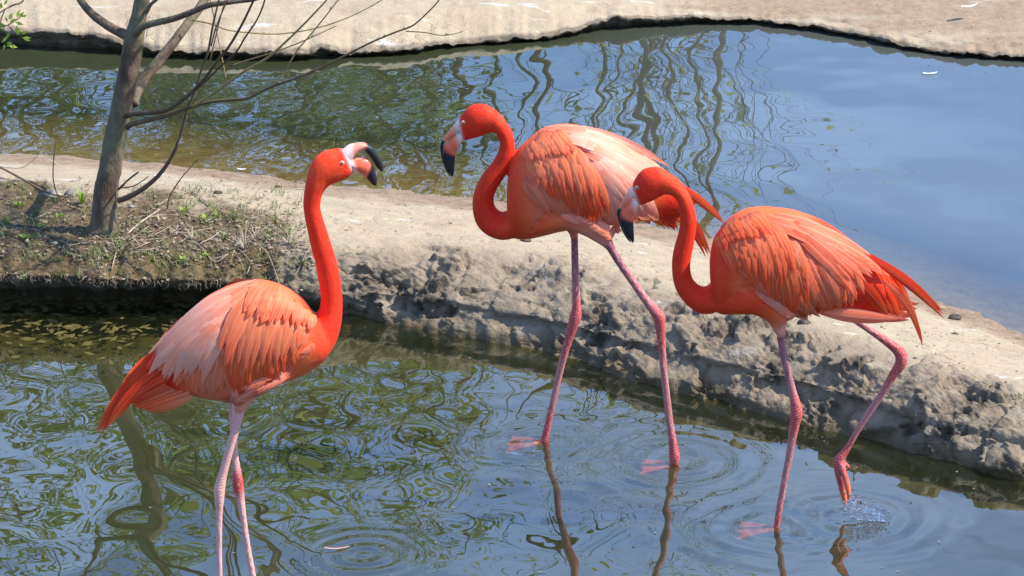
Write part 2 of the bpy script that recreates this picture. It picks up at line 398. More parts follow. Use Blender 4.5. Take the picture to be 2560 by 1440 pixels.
# ---- far bank
WL = np.array([(-1500, 60), (-400, 95), (0, 122), (100, 127), (300, 138), (450, 150), (700, 156), (800, 151), (1000, 144), (1180, 117), (1300, 111), (1400, 102),
               (1520, 78), (1700, 68), (1800, 63), (1900, 67), (2000, 77), (2160, 102), (2270, 130), (2400, 147), (2560, 156), (3000, 185), (4200, 240)])
RZ = np.array([(-1500, .05), (0, .07), (250, .068), (330, .035), (440, .03), (700, .035), (770, .03), (800, .045), (860, .02), (1000, .022), (1050, .03), (1180, .016), (1400, .018), (1515, .04), (1535, .055), (1600, .035), (1800, .026), (2100, .022), (2560, .020), (4200, .03)])
pf = np.arange(-1500, 4201, 6.0); nf = len(pf)
wy = np.interp(pf, WL[:, 0], WL[:, 1]); k2 = np.hanning(17); k2 /= k2.sum(); wy = np.convolve(np.pad(wy, 8, 'edge'), k2, 'valid')
wy = wy + 3.0*perlin(pf/60, 8.1, .2) + 2.0*perlin(pf/19, 2.2, .2)
rz = np.interp(pf, RZ[:, 0], RZ[:, 1]) + .010*perlin(pf/45, 3.3, .1) + .008*perlin(pf/14, 1.3, .1); rz = np.maximum(rz, .012)
bx, by = ground(pf, wy, 0)
rzs = np.convolve(np.pad(rz, 60, 'edge'), np.ones(121)/121, 'valid'); bys = np.convolve(np.pad(by, 30, 'edge'), np.ones(61)/61, 'valid')
lslope = 1 - sstep(1150, 1900, pf)
o1 = .022*perlin(pf/40, .4, 6.) + .010*perlin(pf/13, .4, 2.) + .01
prof = [P3(bx, by + .20, -.3), P3(bx, by + .10, -.05), P3(bx, by + .075, .0), P3(bx, by + .06, rz*.5), P3(bx, by + .012 + o1, rz*.8), P3(bx, by + o1*.6, rz),
        P3(bx*1.003, by + .05, rz*.6 + rzs*.4 + .012*lslope + .004), P3(bx*1.010, by + .22, rzs*.8 + .012 + .065*lslope), P3(bx*1.15, bys + 2.2, .09 + .06*lslope), P3(bx*1.6, bys + 9, np.full(nf, .18)), P3(bx*2.4, bys + 22, np.full(nf, .20))]
prof = np.stack(prof, 0); segs = [4, 4, 6, 8, 8, 10, 40, 90, 40, 20]
rows, knot = [], []
for i, n in enumerate(segs):
    for f in np.linspace(0, 1, n, endpoint=(i == len(segs)-1)): rows.append(prof[i]*(1-f) + prof[i+1]*f); knot.append(i+f)
S = np.stack(rows, 0); knot = np.array(knot)[:, None]*np.ones(nf)
x, y, z = S[..., 0], S[..., 1], S[..., 2]
Tu, Tv = np.gradient(S, axis=0), np.gradient(S, axis=1); Nn = np.cross(Tv, Tu); Nn /= np.linalg.norm(Nn, axis=2)[..., None] + 1e-9
facing = sstep(1, 2, knot)*(1 - sstep(5.3, 6.0, knot))
big = fbm(x, y, z, 3, 3); med = fbm(x, y, z, 16, 4); rg2 = 1 - 2*np.abs(perlin(x*34, y*34, z*34))
disp = facing*(.007*med + .004*rg2 + .008*big) + (1-facing)*(.006*big + .003*med + .0012*fbm(x, y, z, 50, 2))*sstep(1, 2, knot)
S = S + Nn*disp[..., None]
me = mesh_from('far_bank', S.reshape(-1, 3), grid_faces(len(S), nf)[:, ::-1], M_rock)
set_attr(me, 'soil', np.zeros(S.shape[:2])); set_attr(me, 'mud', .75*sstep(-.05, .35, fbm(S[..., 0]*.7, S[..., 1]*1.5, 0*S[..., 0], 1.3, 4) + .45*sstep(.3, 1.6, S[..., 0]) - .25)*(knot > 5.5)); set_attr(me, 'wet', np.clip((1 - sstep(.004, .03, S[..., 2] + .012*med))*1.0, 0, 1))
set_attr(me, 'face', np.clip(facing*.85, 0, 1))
tag(obj('far_bank', me), kind='structure')

# ---- pond bed and land as one sheet out to the horizon
def axis(core, step, far, grow=1.35):
    a = list(np.arange(core[0], core[1]+1e-6, step)); s = step; v = a[-1]
    while v < far: s *= grow; v += s; a.append(v)
    s = step; v = a[0]; b = []
    while v > -far: s *= grow; v -= s; b.append(v)
    return np.array(b[::-1] + a)
gx, gy = axis((-3, 3), .12, 900), axis((5, 14), .12, 900)
X, Y = np.meshgrid(gx, gy); 
near_y = np.interp(X, Nx, Ny); far_y = np.interp(X, bx, by)
bed = -.055 - .05*np.clip((near_y - Y)/2.2, 0, 1) - .12*sstep(2.5, 6, near_y - Y) - .12*(Y > near_y)*sstep(.8, 1.6, Y-near_y) + .006*fbm(X, Y, 0*X, 2, 3)
land = sstep(0, .8, Y - far_y - .3); edge = np.maximum(land, np.maximum(sstep(9, 11, np.abs(X)), 1 - sstep(-1.0, .5, Y)))
hz = np.where(edge > .01, bed*(1-edge) + edge*(.05*sstep(0, 3, Y-far_y) + .02), bed)
hz = np.where(Y > far_y + 20, .12 + .08*sstep(20, 40, Y-far_y), hz); hz = np.where((Y > far_y+.1) & (Y <= far_y+20) & (np.abs(X) < 9), -.1, hz)
me = mesh_from('ground', np.stack([X, Y, hz], -1).reshape(-1, 3), grid_faces(len(gy), len(gx)), None)
me.materials.append(M_bed); me.materials.append(M_ground)
fc = np.arange(len(me.polygons)); ei = edge[:-1, :-1].ravel() > .5
me.polygons.foreach_set('material_index', ei.astype(np.int32))
tag(obj('ground', me), kind='structure')
def bed_z(x, y):
    ny = float(np.interp(x, Nx, Ny)); return -.055 - .05*min(max((ny-y)/2.2, 0), 1)

# ---- water
wx, wyy = axis((-2.3, 2.3), .014, 9.5, 1.25), axis((6.2, 12.9), .014, 30, 1.25)
wyy = wyy[(wyy > -.3) & (wyy < 14.5)]
X, Y = np.meshgrid(wx, wyy); Z = np.zeros_like(X)
cy = np.interp(X, Nx, Ny); isnear = Y < cy + .3
def waves(n, lmin, lmax, slope, seed, dirspread=math.pi, mean=0):
    g = np.random.default_rng(seed); h = 0
    for _ in range(n):
        lam = math.exp(g.uniform(math.log(lmin), math.log(lmax))); k = 2*math.pi/lam; a = mean + g.uniform(-dirspread, dirspread)
        h = h + (slope/k)*math.sqrt(2/n)*np.sin(k*(X*math.cos(a) + Y*math.sin(a)) + g.uniform(0, 6.28))
    return h
modn = .55 + .75*np.clip(.5 + fbm(X, Y, 0*X, .9, 2), 0, 1)
damp = 1 - .75*sstep(-.45, -.05, Y - cy)*1.0         # calmer under the wall
zn = (waves(16, .35, 1.1, .009, 1) + waves(26, .14, .38, .0085, 2)*modn)*damp + waves(18, .05, .11, .006, 3)*np.clip(fbm(X+5, Y, 0*X, 1.1, 2)+.1, 0, 1)
xl = 1 - sstep(-.7, .25, X)                              # left part of the far pond is livelier
zf = waves(14, .4, 1.2, .005, 4) + waves(24, .12, .4, .008, 5)*(.30 + .9*xl) + waves(22, .04, .10, .010, 6)*(.08 + xl)*np.clip(.5+fbm(X, Y+7, 0*X, 1.5, 2), 0, 1)
Z = np.where(isnear, zn, zf)
def rings(px, py, amp, lam, rad, r0=.0):
    global Z
    gx_, gy_ = ground(px, py); r = np.hypot(X-gx_, Y-gy_); r = r*(1 + .10*perlin(X*5, Y*5, px*.01)) + .008*perlin(X*14, Y*14, 3.3)
    Z = Z + amp*np.cos(2*np.pi*(r-r0)/lam)*np.exp(-(r/rad)**2)*sstep(.0, .03, r)*(isnear)
rings(905, 1388, 0.0011, .050, .13); rings(1690, 1150, 0.0015, .085, .22); rings(1362, 1112, 0.0013, .06, .13)
rings(1942, 1318, 0.0014, .08, .20); rings(2125, 1290, 0.0017, .075, .19); rings(1300, 1110, .002, .09, .10)
me = mesh_from('pond_water', np.stack([X, Y, Z], -1).reshape(-1, 3), grid_faces(len(wyy), len(wx)), M_water)
dep_far = np.clip((Y - np.interp(X, Fx, Fy) - .05)/.8, 0, 1)
murk = np.where(isnear, .20 + .50*np.clip((cy-Y)/1.8, 0, 1) - .08*(1-sstep(-.9, -.5, X))*(1-sstep(.15, .55, cy-Y)), .03 + .90*dep_far)
set_attr(me, 'murk', np.clip(murk, 0, .95)); set_attr(me, 'milk', np.where(isnear, .0, .05 + .50*sstep(-.2, 1.2, X))); tag(obj('pond_water', me), kind='structure')

# ================================================================== FLAMINGOS
def mat_body():
    t = NT('flamingo_plumage'); c = t.attr('tint', 'Color'); q = t.attr('flow', 'Vector'); sc = t.attr('scaly')
    n1 = t.noise(t.mapv(q, (45, 260, 260)), 1.0, 4, .6); n2 = t.noise(t.mapv(q, (18, 60, 60)), 1.0, 4, .6)
    c2 = t.mix(t.ramp(n2, [(.35, 0.0), (.72, .30)]), c, t.mix(1.0, c, (1.0, .55, .5), 'MULTIPLY'))
    c2 = t.mix(t.ramp(n1, [(.5, 0.0), (.85, .10)]), c2, (1.0, .40, .22))
    # leg scutes
    wv = t.n('TexWave'); wv.bands_direction = 'X'; wv.inputs['Scale'].default_value = 44.0; wv.inputs['Distortion'].default_value = .35; wv.inputs['Detail'].default_value = 1
    t.put(wv.inputs['Vector'], q)
    leg = t.mix(t.ramp(wv.outputs['Fac'], [(.74, 0.0), (.97, .24)]), c, (.85, .62, .60))
    col = t.mix(sc, c2, leg)
    h = t.mix(sc, t.math('ADD', t.math('MULTIPLY', n1, .6), t.math('MULTIPLY', n2, .9)), t.math('MULTIPLY', wv.outputs['Fac'], .3))
    nb = t.bump(h, .5, .006)
    b = t.n('BsdfPrincipled'); t.put(b.inputs['Base Color'], col); t.put(b.inputs['Roughness'], t.math('SUBTRACT', .68, t.math('MULTIPLY', sc, .22)))
    b.inputs['Specular IOR Level'].default_value = .25; t.put(b.inputs['Normal'], nb)
    b.inputs['Sheen Weight'].default_value = .06; t.put(b.inputs['Sheen Tint'], (1, .5, .35))
    return t.done(b.outputs[0])
def mat_feather(name, base, mid, tip, edge):
    t = NT(name); uv = t.n('UVMap').outputs[0]; sx = t.n('SeparateXYZ'); t.put(sx.inputs[0], uv); u, v = sx.outputs[0], sx.outputs[1]
    rnd = t.n('ObjectInfo').outputs['Random']
    f = t.math('ADD', u, t.math('MULTIPLY', t.math('SUBTRACT', rnd, .5), .5))
    c = t.ramp(f, [(.05, base), (.5, mid), (.95, tip)])
    av = t.math('ABSOLUTE', t.math('SUBTRACT', v, .5))
    barb = t.n('CombineXYZ'); t.put(barb.inputs[0], t.math('ADD', t.math('MULTIPLY', u, 16), t.math('MULTIPLY', av, -14))); t.put(barb.inputs[1], t.math('MULTIPLY', v, 3.0)); t.put(barb.inputs[2], t.math('MULTIPLY', rnd, 40))
    nz = t.noise(barb.outputs[0], 2.2, 3, .65)
    c = t.mix(t.ramp(nz, [(.48, 0.0), (.76, .30)]), c, edge)
    c = t.mix(t.ramp(av, [(.36, 0.0), (.5, .5)]), c, edge)  # paler streaks and rims paint feather highlights into the colour
    shaft = t.ramp(av, [(.0, 1.0), (.035, 0.0)]); c = t.mix(t.math('MULTIPLY', shaft, .5), c, (.95, .72, .55))
    hsv = t.n('HueSaturation'); t.put(hsv.inputs['Color'], c); t.put(hsv.inputs['Value'], t.math('ADD', .86, t.math('MULTIPLY', rnd, .26)))
    nb = t.bump(t.math('ADD', nz, shaft), .25, .003)
    s1 = t.bsdf(hsv.outputs[0], .5, nb, .3); tl = t.n('BsdfTranslucent'); t.put(tl.inputs[0], hsv.outputs[0])
    m = t.n('MixShader'); m.inputs[0].default_value = .36; t.link(s1, m.inputs[1]); t.link(tl.outputs[0], m.inputs[2])
    return t.done(m.outputs[0])
def mat_tint(name, rough, spec=.5):
    t = NT(name); c = t.attr('tint', 'Color'); n = t.noise(t.n('TexCoord').outputs['Object'], 90, 4, .6)
    return t.done(t.bsdf(t.mix(t.math('MULTIPLY', n, .25), c, (.6, .35, .3), 'MULTIPLY'), rough, t.bump(n, .12, .002), spec))
M_body = mat_body(); M_beak = mat_tint('flamingo_beak', .32)
MF = {'pale': mat_feather('feather_pale', (.92, .17, .06), (.95, .29, .14), (.93, .20, .08), (.99, .58, .40)),
      'orange': mat_feather('feather_orange', (.93, .27, .13), (.92, .16, .04), (.88, .075, .012), (.96, .34, .16)),
      'red': mat_feather('feather_red', (.80, .07, .016), (.80, .055, .010), (.84, .12, .025), (.86, .10, .03)),
      'tuft': mat_feather('feather_tuft', (.86, .15, .07), (.90, .24, .13), (.91, .30, .18), (.96, .50, .38)),
      'pale_lit': mat_feather('feather_pale_lit', (.93, .24, .11), (.96, .45, .30), (.94, .31, .17), (.99, .76, .62)),  # pale plumage, whitened to paint in sunlit streaks on the back
      'coral': mat_feather('feather_coral', (.88, .10, .03), (.92, .20, .09), (.90, .13, .04), (.97, .45, .29)),
      'apricot': mat_feather('feather_apricot', (.92, .21, .08), (.93, .24, .09), (.90, .13, .04), (.97, .48, .30)),
      'pink': mat_feather('feather_pink', (.87, .13, .05), (.91, .23, .11), (.90, .20, .09), (.96, .45, .31))}
def plainmat(name, c, r): t = NT(name); return t.done(t.bsdf(c, r))
M_eye, M_pupil, M_ring = plainmat('eye_iris', (.48, .37, .15), .15), plainmat('eye_pupil', (.008, .008, .008), .08), plainmat('eye_skin', (.74, .42, .35), .5)

RED, ORED, ORG, PNK, LPK, WHT = (.74, .030, .007), (.80, .055, .012), (.86, .14, .04), (.87, .20, .10), (.87, .32, .22), (.86, .66, .60)
LEGL = (.74, .36, .31)
BLK, BPK, LEGP, LEGR, LEGV, FOOT = (.010, .009, .010), (.84, .15, .075), (.47, .155, .145), (.50, .075, .068), (.29, .10, .12), (.90, .17, .04)

class Bird:
    """geometry is worked out in the bird's own upright plane: u along the body, v across it, z up"""
    def __init__(s, X0, Y0, yaw):
        s.O = np.array([X0, Y0, 0.]); c, n = math.cos(yaw), math.sin(yaw); s.yaw = yaw
        s.U = np.array([c, n, 0.]); s.Vv = np.array([-n, c, 0.])
    def uz(s, px, py, v=0.0):
        dx, dy, dz = ray(px, py); t = (s.O @ s.Vv + v)/(dx*s.Vv[0] + dy*s.Vv[1])
        x, y, z = dx*t, dy*t, H + dz*t
        return (x - s.O[0])*s.U[0] + (y - s.O[1])*s.U[1], z
    def scale(s): return math.hypot(s.O[1], H*.8)/F*1.0/ cp * .985          # metres per photo pixel here
    def loft(s, st, nring=28, dens=6, voff=0.0):
        """st: (ax,ay, bx,by, halfwidth_px, rgb[, voff]) -> verts, quads/tris, tint, flow, near-surface samples"""
        k = s.scale(); A = []
        for q in st:
            ax, ay, bx_, by_, w, c = q[:6]; vo = q[6] if len(q) > 6 else voff
            ua, za = s.uz(ax, ay, vo); ub, zb = s.uz(bx_, by_, vo); A.append((ua, za, ub, zb, w*k, vo, *c))
        n = (len(A)-1)*dens + 1; D = catmull(np.array(A), n); D[:, 4] = np.maximum(D[:, 4], .0008); D[:, 6:] = np.clip(D[:, 6:], 0.004, 1)
        c0 = (D[:, 0:2] + D[:, 2:4])/2; h = (D[:, 0:2] - D[:, 2:4])/2
        th = np.linspace(0, 2*np.pi, nring, endpoint=False); C_, S_ = np.cos(th), np.sin(th)
        P = np.empty((n, nring, 3)); P[..., 0] = c0[:, :1] + h[:, :1]*C_; P[..., 2] = c0[:, 1:2] + h[:, 1:2]*C_; P[..., 1] = D[:, 5:6] - D[:, 4:5]*S_
        ds = np.concatenate([[0], np.cumsum(np.linalg.norm(np.diff(c0, axis=0), axis=1))])
        fl = np.empty_like(P); fl[..., 0] = ds[:, None]; hl = np.linalg.norm(h, axis=1)[:, None]; fl[..., 1] = hl*C_; fl[..., 2] = D[:, 4:5]*S_
        tint = np.repeat(D[:, None, 6:9], nring, 1)
        V = P.reshape(-1, 3); Fq = grid_faces(n, nring, True); m = len(V)
        V = np.vstack([V, P[0].mean(0), P[-1].mean(0)])
        j = np.arange(nring); j2 = (j+1) % nring
        Ft = np.vstack([np.stack([np.full(nring, m), j2, j], -1), np.stack([np.full(nring, m+1), (n-1)*nring+j, (n-1)*nring+j2], -1)])
        T = np.vstack([tint.reshape(-1, 3), tint[0, :1], tint[-1, :1]]); G = np.vstack([fl.reshape(-1, 3), fl[0].mean(0), fl[-1].mean(0)])
        return V, Fq, Ft, T, G
    def limb(s, pts, v, nring=14, dens=6):
        """(px,py,r_px,rgb[,dv]) chain"""
        k = s.scale(); A = []
        for q in pts:
            vv = v + (q[4] if len(q) > 4 else 0); u, z = s.uz(q[0], q[1], vv); A.append((u, vv, z, q[2]*k*.92, *q[3]))
        A = np.array(A); n = (len(A)-1)*dens + 1
        D = catmull(A, n); D[:, 4:] = np.clip(D[:, 4:], .004, 1)
        V, Fq, Ft = tube(A[:, :3], A[:, 3], n=nring, seg=n-1)
        ds = np.concatenate([[0], np.cumsum(np.linalg.norm(np.diff(D[:, :3], axis=0), axis=1))])
        T = np.vstack([np.repeat(D[:, None, 4:7], nring, 1).reshape(-1, 3), D[:1, 4:7], D[-1:, 4:7]])
        th = np.linspace(0, 2*np.pi, nring, endpoint=False)
        G = np.zeros((n, nring, 3)); G[..., 0] = ds[:, None] + .004*np.abs(th-np.pi)[None, :]; G = np.vstack([G.reshape(-1, 3), G[0, :1], G[-1, :1]])
        return V, Fq, Ft, T, G
    def foot(s, px, py, v, side, size=.085, zset=None):
        """webbed foot lying on the bottom, pointing to side (-1 left)"""
        u, z = s.uz(px, py, v); k = []
        ang = (-.52, 0.0, .52)
        tips = [(u + side*size*math.cos(a), v + size*math.sin(a)) for a in ang]
        zz = z if zset is None else zset
        for (tu, tv) in tips:
            k.append(tube([(u, v, zz+.002), ((u+tu)/2, (v+tv)/2, zz+.001), (tu, tv, zz-.006)], [.0075, .006, .004], n=8, seg=8))
        web = []
        for a in range(2):
            (u1, v1), (u2, v2) = tips[a], tips[a+1]
            top = [(u, v, zz+.004), (u+(u1-u)*.92, v+(v1-v)*.92, zz), (u+(u1+u2-2*u)*.43, v+(v1+v2-2*v)*.43, zz), (u+(u2-u)*.92, v+(v2-v)*.92, zz)]
            bot = [(p[0], p[1], p[2]-.0095) for p in top]
            Vw = np.array(top+bot); web.append((Vw, np.array([(0, 1, 2, 3), (7, 6, 5, 4), (0, 4, 5, 1), (1, 5, 6, 2), (2, 6, 7, 3), (3, 7, 4, 0)]), np.zeros((0, 3), int)))
        k.append(tube([(u, v, zz+.004), (u - side*.02, v, zz)], [.006, .003], n=8, seg=4))
        out = []
        for V, Fq, Ft in k+web: out.append((V, Fq, Ft, np.tile(FOOT, (len(V), 1)), np.zeros((len(V), 3))))
        return out

def build_bird(name, label, B, head, neck, torso, thighs, legs, feet, beaks, eye, rows, tail, wing_patch, eye_w, voxel=.0034):
    root = empty(name, tuple(B.O), B.yaw); tag(root, label, 'flamingo', 'flamingos wading in the near pond')
    torso = [(a, b, c, d, w*.80, col) for a, b, c, d, w, col in torso]
    parts = [B.loft(head + neck, 28, 6)]; tor = B.loft(torso, 40, 8); parts.append(tor)
    isleg = [0, 0]
    for st, vo in thighs:
        ramp_ = [.05, .40, .80] + [1]*20; st = [(*q[:4], q[4]*(.6 if i == 0 else .85 if i == 1 else 1), q[5], vo*ramp_[i]) for i, q in enumerate(st)]
        parts.append(B.loft(st, 24, 6, vo)); isleg.append(0)
    for pts, vo in legs: parts.append(B.limb(pts, vo)); isleg.append(1)
    for f in feet:
        for q in B.foot(*f): parts.append(q); isleg.append(1)
    # one continuous skin: union of the pieces by voxel remesh
    mb = MB()
    for p in parts: mb.add(p[0], p[1], p[2])
    src = bpy.data.objects.new('tmp_skin', mb.mesh('tmp_skin', M_body)); COL.objects.link(src)
    md = src.modifiers.new('r', 'REMESH'); md.mode = 'VOXEL'; md.voxel_size = voxel; md.use_smooth_shade = True
    sm = src.modifiers.new('s', 'SMOOTH'); sm.factor = .5; sm.iterations = 4
    dg = bpy.context.evaluated_depsgraph_get(); me = bpy.data.meshes.new_from_object(src.evaluated_get(dg)); me.name = 'body'
    om = src.data; bpy.data.objects.remove(src); bpy.data.meshes.remove(om)
    co = np.empty(len(me.vertices)*3, np.float32); me.vertices.foreach_get('co', co); co = co.reshape(-1, 3)
    SV = np.vstack([p[0] for p in parts]); ST = np.vstack([p[3] for p in parts]); SG = np.vstack([p[4] for p in parts])
    SL = np.concatenate([np.full(len(p[0]), l) for p, l in zip(parts, isleg)])
    kd = kdtree.KDTree(len(SV)); [kd.insert(p, i) for i, p in enumerate(SV)]; kd.balance()
    idx = np.array([kd.find(p)[1] for p in co])
    tint, flow, leg = ST[idx].copy(), SG[idx], SL[idx].astype(float)
    ed = np.empty(len(me.edges)*2, np.int32); me.edges.foreach_get('vertices', ed); ed = ed.reshape(-1, 2)
    deg = np.bincount(ed.ravel(), minlength=len(co))[:, None]
    for _ in range(7):
        acc = np.zeros_like(tint); np.add.at(acc, ed[:, 0], tint[ed[:, 1]]); np.add.at(acc, ed[:, 1], tint[ed[:, 0]]); tint = .5*tint + .5*acc/np.maximum(deg, 1)
    set_attr(me, 'tint', np.column_stack([tint, np.ones(len(tint))]), 'FLOAT_COLOR'); set_attr(me, 'flow', flow, 'FLOAT_VECTOR'); set_attr(me, 'scaly', leg)
    me.materials.clear(); me.materials.append(M_body); me.polygons.foreach_set('use_smooth', np.ones(len(me.polygons), bool))
    obj('body', me, root)
    # beak halves
    bk = None
    for nm, st in beaks:
        V, Fq, Ft, T, G = B.loft(st, 20, 6); mbk = MB(); mbk.add(V, Fq, Ft); mm = mbk.mesh(nm, M_beak)
        set_attr(mm, 'tint', np.column_stack([T, np.ones(len(T))]), 'FLOAT_COLOR'); obj(nm, mm, root)
    # near-side surface samples for laying feathers
    nr = 40; P_ = tor[0][:-2].reshape(-1, nr, 3); d1 = np.roll(P_, -1, 1) - np.roll(P_, 1, 1); d2 = np.gradient(P_, axis=0); nn = np.cross(d1, d2).reshape(-1, 3)
    nn /= np.linalg.norm(nn, axis=1)[:, None] + 1e-9; cen = P_.mean(1, keepdims=True); nn *= np.sign(np.sum(nn*(P_-cen).reshape(-1, 3), axis=1))[:, None]
    ok = tor[0][:-2][:, 1] <= 1e-4; smp = tor[0][:-2][ok]; nn = nn[ok]
    fk = kdtree.KDTree(len(smp)); [fk.insert((p[0], p[2], 0), i) for i, p in enumerate(smp)]; fk.balance()
    def depth(u, z, lift=0.0):
        r = fk.find_n((u, z, 0), 6); w = np.array([1/(d*d+1e-5) for _, _, d in r]); w /= w.sum(); ii = [i for _, i, _ in r]
        n_ = (nn[ii]*w[:, None]).sum(0); n_ /= np.linalg.norm(n_)+1e-9
        return np.array([u, (smp[ii, 1]*w).sum(), z]) + n_*lift*(.22 + .78*min(1, abs(n_[1])*1.3))
    bvh = BVHTree.FromPolygons([tuple(c) for c in co], [tuple(p.vertices) for p in me.polygons])
    def skin(u, z, lift=0.0):
        h, n_, _, _ = bvh.ray_cast((u, -1.0, z), (0, 1, 0))
        if h is None or h.y > 0: return depth(u, z, lift)
        n_ = np.array(n_); n_ = n_ if n_[1] < 0 else -n_
        return np.array(h) + n_*lift*.5 + np.array([0, -lift*.5, 0])
    def feather(nm, par, p0, p1, bulge, w, lift, mat, lift2=None, flatv=None, nseg=10, point=.80, camber=.30, surf=None):
        a = np.array(B.uz(*p0)); b = np.array(B.uz(*p1)); d = b-a; Ln = np.linalg.norm(d); nrm = np.array([-d[1], d[0]])/(Ln+1e-9)
        c = (a+b)/2 + nrm*bulge*Ln; tt = np.linspace(0, 1, nseg+1); cc = np.linspace(-1, 1, 5); W = w*k
        V = []; uv = []
        for t_ in tt:
            p = (1-t_)**2*a + 2*t_*(1-t_)*c + t_*t_*b; tg = 2*(1-t_)*(c-a) + 2*t_*(b-c); tg /= np.linalg.norm(tg)+1e-9; q = np.array([-tg[1], tg[0]])
            ww = W*(.45 + .55*min(1, t_/.35)**.8) if t_ < .42 else W*max(0, 1-((t_-.42)/.58)**1.9)**point
            for c_ in cc:
                pp = p + q*c_*ww; l2 = lift if lift2 is None else lift + (lift2-lift)*t_; l2 = l2*min(1, t_/.3) - .004*max(0, 1-t_/.3) + camber*ww*(1-c_*c_)*min(1, t_/.15)
                V.append(tuple((surf or depth)(pp[0], pp[1], l2)) if flatv is None else (pp[0], flatv(t_) - l2, pp[1])); uv.append((t_, .5+.5*c_))
        mm = mesh_from(nm, V, grid_faces(nseg+1, 5)[:, ::-1], mat); set_uv(mm, uv); return obj(nm, mm, par)
    # eyes
    k = B.scale()
    for sgn in (-1, 1):
        u, z = B.uz(*eye); hh = bvh.ray_cast((u, sgn*1.0, z), (0, -sgn, 0))[0]; vv = hh.y if hh else sgn*eye_w*k
        def ball(nm, r, mat, par, off, flat):
            th, ph = np.meshgrid(np.linspace(0, np.pi, 9), np.linspace(0, 2*np.pi, 16, endpoint=False), indexing='ij')
            V = np.stack([r*np.sin(th)*np.cos(ph), r*flat*np.cos(th), r*np.sin(th)*np.sin(ph)], -1).reshape(-1, 3) + np.array([u, vv + sgn*off, z])
            return obj(nm, mesh_from(nm, V, grid_faces(9, 16, True), mat), par)
        rg_ = ball('eye_ring', 5.8*k, M_ring, root, -.6*k, .34)
        e = ball('eye', 4.0*k, M_eye, root, .8*k, .55); ball('pupil', 2.0*k, M_pupil, e, 2.9*k, .4)
    # wings: a shell under rows of overlapping feathers, the far wing mirrored
    wv = wing_patch; nu, nv_ = 26, 16
    top = catmull(np.array(wv[0], float), nu); bot = catmull(np.array(wv[1], float), nu)
    V = []
    for i in range(nv_):
        f = i/(nv_-1)
        for j in range(nu):
            q = top[j]*(1-f) + bot[j]*f; uu, zz = B.uz(*q); V.append(tuple(depth(uu, zz, .003 + .006*math.sin(math.pi*f))))
    wm = mesh_from('wing', V, grid_faces(nv_, nu), MF['pink']); set_uv(wm, [(.3, .3)]*len(V))
    wing = obj('wing', wm, root); made = []
    g = random.Random(11)
    for (nm, mat, N, w, lift, bulge, roots, tips) in rows:
        r_, t_ = catmull(np.array(roots, float), N), catmull(np.array(tips, float), N)
        if 'covert' in nm: t_ = t_ + (t_-r_)*.30
        for i in range(N):
            j = lambda a: g.uniform(-a, a)
            on_skin = nm in ('thigh_tuft', 'breast_feather'); dd = t_[i]-r_[i]
            o = feather(nm, wing, r_[i] + dd*j(.06) + [j(3), j(3)], t_[i] + dd*j(.10) + [j(5), j(5)], bulge + j(.05), w*(1+j(.16)), lift + .0012*(i % 3) + .001*g.random(), MF[mat], lift + .003 + .004*g.random(), surf=skin if on_skin else None, camber=.12 if on_skin else .20)
            made.append(o)
    far = wing.copy(); COL.objects.link(far); far.parent = root; far.scale = (1, -1, 1)
    for o in made:
        if o.name.startswith(('mantle', 'scapular')): continue
        c = o.copy(); COL.objects.link(c); c.parent = far
    # tail and drooping long feathers, spread across the width
    for (nm, mat, N, w, bulge, roots, tips, spread) in tail:
        r_, t_ = catmull(np.array(roots, float), N), catmull(np.array(tips, float), N)
        for i in range(N):
            v0 = spread*(2*i/(max(N-1, 1)) - 1) if N > 1 else spread; j = lambda a: g.uniform(-a, a)
            feather(nm, root, r_[i] + [j(2), j(2)], t_[i] + [j(4), j(4)], bulge + j(.03), w*(1+j(.15)), 0, MF[mat], None, (lambda t, a=v0: a*(1-.45*t)), 10, .8, .22)
    return root

# ---- pixel templates read off the photograph (crop -> photo pixels)
def cv(L, s, ox, oy): return [(x/s+ox, y/s+oy) for x, y in L]
def pairs(L, s, ox, oy): return [(a/s+ox, b/s+oy, c/s+ox, d/s+oy, w/s, col) for a, b, c, d, w, col in L]
c7 = lambda L: pairs(L, 6.546, 1080, 240)
HEAD2 = c7([(428, 398, 486, 700, 40, WHT), (440, 375, 505, 722, 72, WHT), (458, 340, 540, 728, 92, ORED), (510, 270, 600, 712, 120, RED), (580, 195, 680, 692, 142, RED), (660, 143, 760, 672, 155, RED), (760, 128, 840, 640, 155, RED),
            (860, 135, 910, 610, 146, RED), (950, 175, 960, 592, 138, ORED)])
UP2 = c7([(470, 420, 500, 600, 30, WHT), (415, 405, 460, 588, 44, WHT), (340, 495, 372, 635, 40, LPK), (250, 605, 292, 690, 34, PNK), (190, 690, 232, 733, 30, PNK), (158, 722, 210, 758, 28, BLK), (134, 790, 190, 815, 27, BLK), (132, 850, 184, 880, 26, BLK), (146, 960, 192, 990, 24, BLK),
          (172, 1070, 222, 1080, 22, BLK), (215, 1190, 258, 1190, 16, BLK), (270, 1285, 295, 1280, 8, BLK), (300, 1310, 308, 1306, 3, BLK)])
LO2 = c7([(470, 600, 520, 720, 40, WHT), (440, 610, 492, 740, 46, WHT), (390, 640, 440, 830, 48, LPK), (330, 675, 415, 880, 48, BPK), (262, 728, 398, 922, 46, BPK), (205, 800, 388, 960, 42, BPK), (190, 880, 382, 985, 40, (.35, .06, .03)), (188, 930, 378, 1012, 38, BLK),
          (198, 1030, 370, 1110, 34, BLK), (232, 1150, 362, 1220, 25, BLK), (295, 1270, 352, 1290, 12, BLK), (325, 1316, 335, 1320, 3, BLK)])
